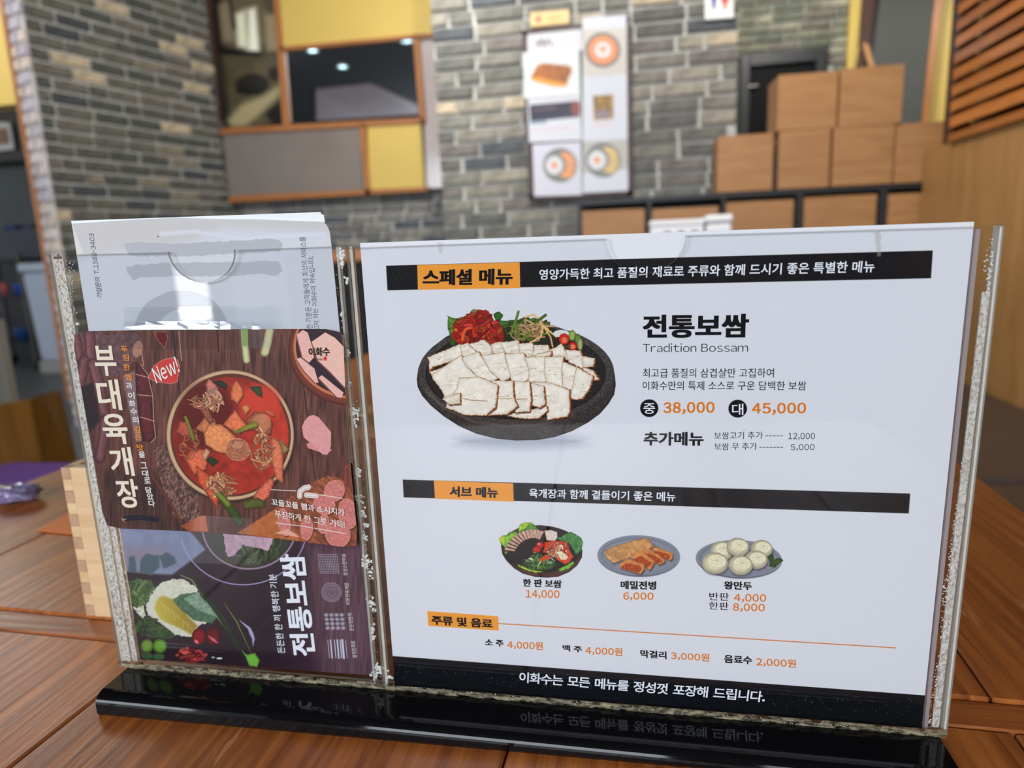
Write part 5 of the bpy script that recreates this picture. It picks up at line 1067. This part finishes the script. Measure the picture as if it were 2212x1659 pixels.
# white goods on a side table behind the holder
ys = 2.72
w0 = at(1405, 500, y=ys); w1 = at(1520, 472, y=ys); w2 = at(1522, 500, y=ys); w3 = at(1583, 462, y=ys - .03)
st = empty('side_table', (w2[0] - .02, ys + .1, 0), 'dark side table carrying the white boxes, hidden behind the holder', 'table')
box('tabletop', (w0[0] - .08, ys - .1, .80), (w3[0] + .1, ys + .3, .83), G['dbrown_h'], st, .003)
for x in (w0[0] - .05, w3[0] + .07):
    for y in (ys - .07, ys + .27): box('leg', (x - .018, y - .018, 0), (x + .018, y + .018, .80), G['dbrown'], st)
e = empty('white_carton', ((w0[0] + w1[0]) / 2, ys + .1, .83), 'wide white carton with faint print in front of the crates', 'box')
box('body', (w0[0], ys, .83), (w1[0], ys + .2, w1[2] - .02), G['white'], e, .004); box('lid', (w0[0] - .003, ys - .003, w1[2] - .02), (w1[0] + .003, ys + .203, w1[2]), G['white'], e, .004)
for k in range(3):
    a = w0[0] + .05 + k * .05; box('printed_mark', (a, ys - .0012, w1[2] - .055), (a + .025, ys - .0002, w1[2] - .04), mat('faint_print', s8(150, 140, 140), .6), e)
e = empty('white_canister', ((w2[0] + w3[0]) / 2, ys + .05, .83), 'white rounded container right of the wide white carton', 'container')
bm = box_bm((w2[0] + .004, ys - .03, .83), (w3[0], ys + .12, w3[2] - .03), .012, 3); bm_obj('body', bm, G['white'], e)
bm = box_bm((w2[0] + .001, ys - .034, w3[2] - .03), (w3[0] + .003, ys + .124, w3[2]), .01, 3); bm_obj('lid', bm, G['white'], e)
# ------------------------------------------------------------------ poster board and signs on the brick pillar
yq = yB - .04
pb = empty('poster_board', tuple(at(1245, 230, y=yq)), 'tall dark brown framed board on the brick pillar covered with menu posters', 'board')
def pxbox(name, pts, y, depth, mt, parent=None):
    q = [at(px, py, y=y) for px, py in pts]; return prism(name, [q[3], q[2], q[1], q[0]], (0, depth, 0), mt, parent)
pxbox('backing', [(1137, 72), (1350, 48), (1354, 414), (1148, 426)], yq + .008, .02, G['dgrey'], pb)
for p in ([(1128, 68), (1138, 66), (1152, 428), (1142, 430)], [(1350, 38), (1361, 36), (1366, 420), (1354, 421)], [(1128, 66), (1361, 37), (1361, 46), (1128, 76)], [(1142, 420), (1366, 410), (1366, 421), (1142, 431)]): pxbox('frame_bar', p, yq - .004, .028, G['dbrown_h'], pb)
class WP(Plane):
    def __init__(s, y): super().__init__((0, y, 1.3), [[1, 0, 0], [0, 0, -1], [0, 1, 0]])
def poster(name, pts, y, lab, paint=None, base=(.78, .79, .82), tilt=0, n=0, cat='poster', grp='posters on the board'):
    y -= .006; P = WP(y); uv = [tuple(P.uv(*p)) for p in pts]; us = [a[0] for a in uv]; v_ = [a[1] for a in uv]
    cv = Canvas(P, min(us), max(us), min(v_), max(v_), 900, 0, base)
    if paint: paint(cv)
    o = sheet(name, P, [uv[3], uv[2], uv[1], uv[0]], cv, cv.material('print_' + name, .3), 0, .002, edge=PE)
    return tag(o, lab, cat, grp)
def bowl(cv, x, y, r, side=None):
    cv.ell(x, y, r, r, (.42, .42, .40), soft=2); cv.ell(x, y, r * .88, r * .86, (.66, .50, .40), soft=2)
    if side is None:
        for k in range(12): a = k * .524; cv.ell(x + r * .62 * math.cos(a), y + r * .62 * math.sin(a), r * .2, r * .2, (.86, .55, .38), soft=2)
        cv.ell(x, y, r * .46, r * .46, (.84, .80, .80), soft=2); cv.ell(x, y - 2, r * .15, r * .15, (.85, .48, .25), soft=2)
    else:
        cv.ell(x, y, r * .9, r * .9, (.44, .44, .42), soft=2)
        for k in range(6): a = -1.1 + k * .44; cv.ell(x + r * .5 * math.cos(a) + 4, y + r * .68 * math.sin(a), r * .34, r * .13, side, rot=.2, soft=2)
        cv.ell(x - r * .35, y, r * .5, r * .54, (.80, .80, .80), soft=2); cv.ell(x - r * .35, y, r * .18, r * .18, (.86, .52, .34), soft=2)
poster('menu_poster', [(1139, 75), (1256, 62), (1258, 108), (1140, 116)], yq - .0005, 'grey-white strip poster with dark script at the top left of the board', lambda c: (c.line([(1158, 88), (1164, 100), (1170, 84), (1176, 100), (1182, 86), (1192, 96)], 3, (.25, .22, .25), soft=1.5)), (.78, .78, .80))
def pmid(c):
    c.poly([(1146, 168), (1160, 142), (1172, 136), (1230, 142), (1236, 150), (1222, 186), (1200, 186), (1150, 174)], (.62, .38, .20), soft=3, tex=(.4, 4)); c.poly([(1146, 168), (1160, 166), (1220, 180), (1222, 187), (1200, 187), (1150, 175)], (.85, .58, .22), soft=2)
poster('menu_poster', [(1130, 114), (1251, 104), (1254, 206), (1133, 213)], yq - .005, 'square white poster with a crispy brown snack at the left of the board', pmid, (.81, .83, .84))
def pdark(c):
    c.poly([(1144, 227), (1250, 218), (1252, 252), (1146, 262)], (.16, .15, .22), soft=2); c.ell(1243, 234, 10, 16, (.5, .24, .2), soft=3); c.line([(1152, 237), (1200, 232)], 3, (.5, .38, .36), soft=2)
    c.line([(1150, 282), (1230, 275)], 3, (.80, .68, .70), soft=2); c.poly([(1146, 262), (1180, 259), (1180, 266), (1146, 268)], (.45, .55, .6), soft=3)
poster('menu_poster', [(1140, 213), (1254, 206), (1257, 303), (1143, 308)], yq - .0025, 'white poster with a dark banner in the middle left of the board', pdark)
def pbl(c): bowl(c, 1210, 357, 37, (.88, .56, .30))
poster('menu_poster', [(1150, 312), (1255, 306), (1257, 421), (1154, 424)], yq - .0015, 'white poster with a grey bowl and orange pieces at the bottom left of the board', pbl, (.77, .77, .81))
def pr(c):
    c.poly([(1256, 65), (1354, 60), (1356, 160), (1258, 165)], (.74, .73, .70), soft=3); bowl(c, 1302, 108, 38)
    c.poly([(1281, 207), (1324, 204), (1325, 256), (1283, 260)], (.55, .42, .18), soft=2, tex=(.5, 5)); c.ell(1302, 246, 16, 9, (.5, .45, .5), soft=3); c.line([(1285, 270), (1318, 267)], 3, (.85, .65, .62), soft=2)
    c.line([(1272, 166), (1322, 163)], 3, (.72, .73, .74), soft=2)
    c.poly([(1256, 306), (1356, 300), (1357, 365), (1258, 375)], (.66, .65, .62), soft=6); bowl(c, 1303, 346, 38, (.80, .68, .40))
poster('menu_poster', [(1258, 38), (1353, 32), (1357, 412), (1259, 417)], yq - .004, 'long white poster with three food pictures down the right side of the board', pr, (.77, .78, .82))
SIGNW = mat('sign_pine', s8(222, 190, 130), .5, noise=.1, nscale=5)
sgn = tag(empty('wooden_sign', tuple(at(1187, 40, y=yq - .01))), 'small pale wooden sign with red marks above the poster board', 'sign')
pxbox('plaque', [(1145, 28), (1229, 20), (1230, 50), (1147, 58)], yq - .01, .03, SIGNW, sgn)
WPs = WP(yq - .0105)
text(sgn, WPs, '이화수', (1181, 49), (1212, 46), (1181, 33), mat('sign_brown', s8(196, 160, 100), .6), .02, n=.0005); text(sgn, WPs, 'e', (1156, 50), (1170, 48), (1156, 34), mat('sign_red', s8(214, 110, 80), .6), .03, n=.0005)
# restroom sign
yr = yB - .012
rs = tag(empty('restroom_sign', tuple(at(1553, 15, y=yr - .01))), 'white restroom sign with blue and red figures at the top right of the pillar', 'sign')
pxbox('plate', [(1522, -46), (1584, -50), (1585, 38), (1523, 42)], yr - .012, .012, mat('sign_white', s8(228, 230, 222), .35), rs)
SB, SR = mat('sign_blue', s8(40, 52, 150), .5), mat('sign_redfig', s8(214, 48, 58), .5)
for cx_, mt_, man in ((1542, SB, 1), (1566, SR, 0)):
    def sp(x, y): return at(cx_ + x, y, y=yr - .0135)
    prism('figure', [sp(-7, -14), sp(7, -15), sp(5 if man else 9, 4), sp(4, 5), sp(3, 19), sp(-3, 19), sp(-4, 5), sp(-5 if man else -9, 4)][::-1], (0, .001, 0), mt_, rs)
    prism('figure_head', [sp(4.5 * math.cos(a), -22 + 4.5 * math.sin(a)) for a in np.linspace(0, 5.5, 8)][::-1], (0, .001, 0), mt_, rs)
# photograph panel of the wall unit (soft sepia picture)
Pp = WP(yP + .012)
pts = [(452, -40), (588, -40), (611, 267), (478, 277)]; uv = [tuple(Pp.uv(*p)) for p in pts]; us = [a[0] for a in uv]; v_ = [a[1] for a in uv]
cv = Canvas(Pp, min(us), max(us), min(v_), max(v_), 420, 0, (.34, .31, .25))
cv.poly([(440, -60), (620, -60), (620, 100), (440, 100)], (.50, .46, .38), soft=20); cv.poly([(440, -60), (470, -60), (480, 110), (440, 110)], (.10, .09, .07), soft=22)
for p, c in (([(508, 30), (530, 20), (536, 108), (512, 100)], (.92, .92, .84)), ([(535, 20), (552, 15), (562, 115), (535, 112)], (.95, .96, .90)), ([(570, 20), (596, 10), (604, 110), (575, 112)], (.66, .62, .52)), ([(470, 10), (500, 0), (505, 90), (480, 90)], (.62, .58, .50)), ([(560, -40), (590, -40), (600, 30), (575, 30)], (.42, .40, .34))): cv.poly(p, c, soft=12)
cv.line([(490, -40), (506, 60)], 5, (.2, .18, .14), soft=8); cv.line([(448, 106), (520, 116), (560, 118)], 12, (.07, .06, .05), soft=4)
cv.poly([(450, 120), (600, 118), (610, 280), (470, 280)], (.44, .41, .32), soft=10, tex=(.15, 20)); cv.poly([(446, 120), (475, 120), (495, 280), (460, 280)], (.12, .10, .07), soft=26)
cv.ell(545, 182, 36, 22, (.20, .18, .14), soft=9); cv.ell(540, 196, 30, 8, (.09, .08, .06), soft=6); cv.ell(592, 160, 12, 14, (.20, .18, .14), soft=7)
cv.poly([(490, 260), (520, 225), (570, 205), (604, 182), (608, 200), (570, 240), (530, 272), (500, 275)], (.72, .68, .56), soft=14); cv.poly([(575, 245), (606, 218), (608, 266), (590, 268)], (.08, .07, .06), soft=10)
cv.I = np.clip(cv.I, 0, 1) ** 1.45
o = sheet('photo_panel', Pp, [uv[3], uv[2], uv[1], uv[0]], cv, cv.material('print_photo_panel', .35), 0, .02, parent=pu); o['label'] = 'sepia photograph panel'; 

# ------------------------------------------------------------------ far right corner, behind the crates
yD = 5.95
lb = empty('leaning_board', tuple(at(1950, 150, y=yD)), 'dark grey board with wooden edging leaning in the far right corner', 'board')
pxbox('board', [(1900, -60), (2026, -60), (1992, 270), (1852, 285)], yD, .02, G['dgrey'], lb)
pxbox('edging', [(2026, -60), (2042, -60), (2004, 268), (1990, 270)], yD - .01, .04, G['trim_orange'], lb)
ea = empty('folded_easel', tuple(at(1862, 120, y=yD - .1)), 'dark brown folded wooden easel beside the yellow wall strip', 'easel')
pxbox('post', [(1868, -60), (1898, -60), (1878, 100), (1856, 100)], yD - .12, .03, G['dbrown'], ea)
pxbox('post', [(1860, 95), (1872, 95), (1862, 160), (1848, 160)], yD - .14, .03, G['dbrown'], ea)
pxbox('leg', [(1863, 92), (1876, 96), (1892, 152), (1880, 156)], yD - .16, .02, G['crate'], ea)

# ------------------------------------------------------------------ kitchen corner at the far left
yK = 7.05
kb = empty('kitchen_cabinet', tuple(at(20, 400, y=yK)), 'dark glass-fronted cabinet under a black hood at the far left', 'cabinet')
DG = mat('dark_glass', s8(58, 66, 62), .15, noise=.4, nscale=2)
q = [(-160, 345), (75, 345), (125, 520), (-130, 525)]
pxbox('glass_front', q, yK, .05, DG, kb)
a = at(-160, 240, y=yK - .2); b = at(48, 235, y=yK - .2); c_ = at(60, 345, y=yK - .2)
arc = [(a[0], yK - .2, c_[2]), (c_[0] + .06, yK - .2, c_[2])] + [(b[0] - .02 + .2 * math.cos(t), yK - .2, b[2] - .2 + .2 * math.sin(t)) for t in np.linspace(0, math.pi / 2, 6)] + [(a[0], yK - .2, b[2] + .02)]
prism('hood', arc, (0, .3, 0), mat('hood_black', s8(18, 18, 18), .5), kb)
g0 = at(70, 500, y=yK - .3); box('counter', (g0[0] - 2.0, yK - .45, g0[2] - .3), (g0[0] + .25, yK - .02, g0[2] + .02), mat('counter_navy', s8(48, 52, 66), .4, noise=.3, nscale=6), kb, .01)
box('cabinet_base', (g0[0] - 2.0, yK - .40, 0), (g0[0] + .25, yK - .02, g0[2] - .305), mat('cab_dark', s8(26, 26, 28), .5), kb)
pf = empty('picture_frame', tuple(at(8, 295, y=yK - .24)), 'white-framed food picture hanging on the black hood', 'picture')
pxbox('frame', [(-34, 262), (21, 265), (31, 322), (-24, 328)], yK - .235, .02, G['white'], pf)
pxbox('picture', [(-22, 276), (12, 278), (18, 310), (-16, 314)], yK - .245, .008, mat('tan_print', s8(176, 134, 92), .5, noise=.5, nscale=12), pf)
# folded plastic bags on the counter
for i, (x, y, w, h, cl, lab) in enumerate(((20, 492, 34, 14, s8(44, 60, 130), 'blue folded cloth on the kitchen counter'), (12, 452, 26, 16, s8(150, 96, 50), 'brown jar on the kitchen counter beside the dark glass'), (62, 505, 30, 12, s8(70, 80, 110), 'grey-blue tray at the right of the kitchen counter'))):
    p = at(x, y, y=yK - .42); zc = g0[2] + .021; sx_ = w / 1490 * 6.8 / 2
    if i == 1: lathe('jar', [(.05, 0), (.06, .02), (.06, .11), (.045, .13), (.045, .15)], (p[0] + .25, yK - .12, zc), mat('jar_brown', cl, .3)); tag(bpy.context.scene.objects['jar'], lab, 'jar')
    else: tag(box(('cloth', '', 'tray')[i], (p[0] - sx_, yK - .42, zc), (p[0] + sx_, yK - .2, zc + .05), mat('soft_%d' % i, cl, .7, noise=.3, nscale=30), bev=.015, seg=3), lab, ('cloth', '', 'tray')[i])
# service trolley with pale bin
yT = 6.0
def tp(px, py, y=yT): return at(px, py, y=y)
tz = empty('service_trolley', (tp(80, 700)[0], yT + .2, 0), 'dark service trolley on black castors at the far left', 'trolley')
xa, xb = tp(-60, 700)[0], tp(66, 700)[0]
BLK = G['black']
for x in (xa, xb):
    for y in (yT, yT + .4):
        box('post', (x - .018, y - .018, .09), (x + .018, y + .018, tp(60, 545)[2]), mat('steel_dark', s8(84, 80, 76), .4, metal=.6), tz)
        lathe('castor', [(.045, -.018), (.05, 0), (.045, .018)], (x, y, .05), BLK, tz, 16, 'x')
for py in (560, 640, 740):
    z = tp(0, py)[2]; box('shelf', (xa - .02, yT - .02, z - .02), (xb + .02, yT + .42, z), BLK, tz, .004)
for (px, py, w, h, d, cl, lab, nm) in ((22, 603, .15, .11, 0, s8(30, 84, 176), 'blue plastic tub on the middle trolley shelf', 'tub'), (6, 610, .05, .12, .12, s8(220, 92, 100), 'pink bottle left of the blue tub on the trolley', 'bottle'), (22, 690, .17, .13, 0, s8(30, 72, 124), 'dark blue basin on the lowest trolley shelf', 'basin')):
    p = tp(px, py); zb_ = tp(0, 640)[2] if py < 640 else tp(0, 740)[2]; r = w / 2
    lathe(nm, [(r * .8, 0), (r, h * .9), (r * 1.06, h), (r * .9, h)], (p[0] - d, yT + .12, zb_ + .0015), mat('col_' + nm, cl, .5)); tag(bpy.context.scene.objects[nm], lab, nm)
# pale waste bin hung beside the trolley
yW = 5.75
w = [at(px, py, y=yW) for px, py in ((50, 590), (122, 585), (128, 718), (78, 722))]
bn_ = empty('waste_bin', tuple(at(95, 700, y=yW)), 'pale blue-grey waste bin with a lid beside the trolley', 'waste bin')
PB = mat('bin_plastic', s8(176, 188, 206), .45, noise=.08, nscale=4)
dx = w[1][0] - w[0][0]
hexa('body', [(w[3][0], yW, .12), (w[2][0] + .02, yW, .12), (w[2][0] + .02, yW + .28, .12), (w[3][0], yW + .28, .12), (w[0][0], yW - .03, w[0][2]), (w[1][0] + .05, yW - .03, w[0][2]), (w[1][0] + .05, yW + .32, w[0][2]), (w[0][0], yW + .32, w[0][2])], PB, bn_, .02)
box('lid', (w[0][0] - .02, yW - .05, w[0][2] + .002), (w[1][0] + .07, yW + .34, w[0][2] + .09), PB, bn_, .03, 3)
box('foot_frame', (w[3][0] - .03, yW, .0), (w[2][0] + .05, yW + .28, .118), mat('bin_frame', s8(150, 150, 146), .5), bn_, .01)
# grey partition post at the left edge
yG = 2.6
g = [at(px, py, y=yG) for px, py in ((-60, 690), (12, 692), (40, 880))]
gp = tag(box('low_partition', (g[0][0], yG, 0), (g[2][0] - .04, yG + .05, g[1][2]), mat('partition_grey', s8(122, 116, 108), .6, noise=.2, nscale=6), bev=.006), 'low grey partition end panel at the left edge behind the wooden chair', 'partition')
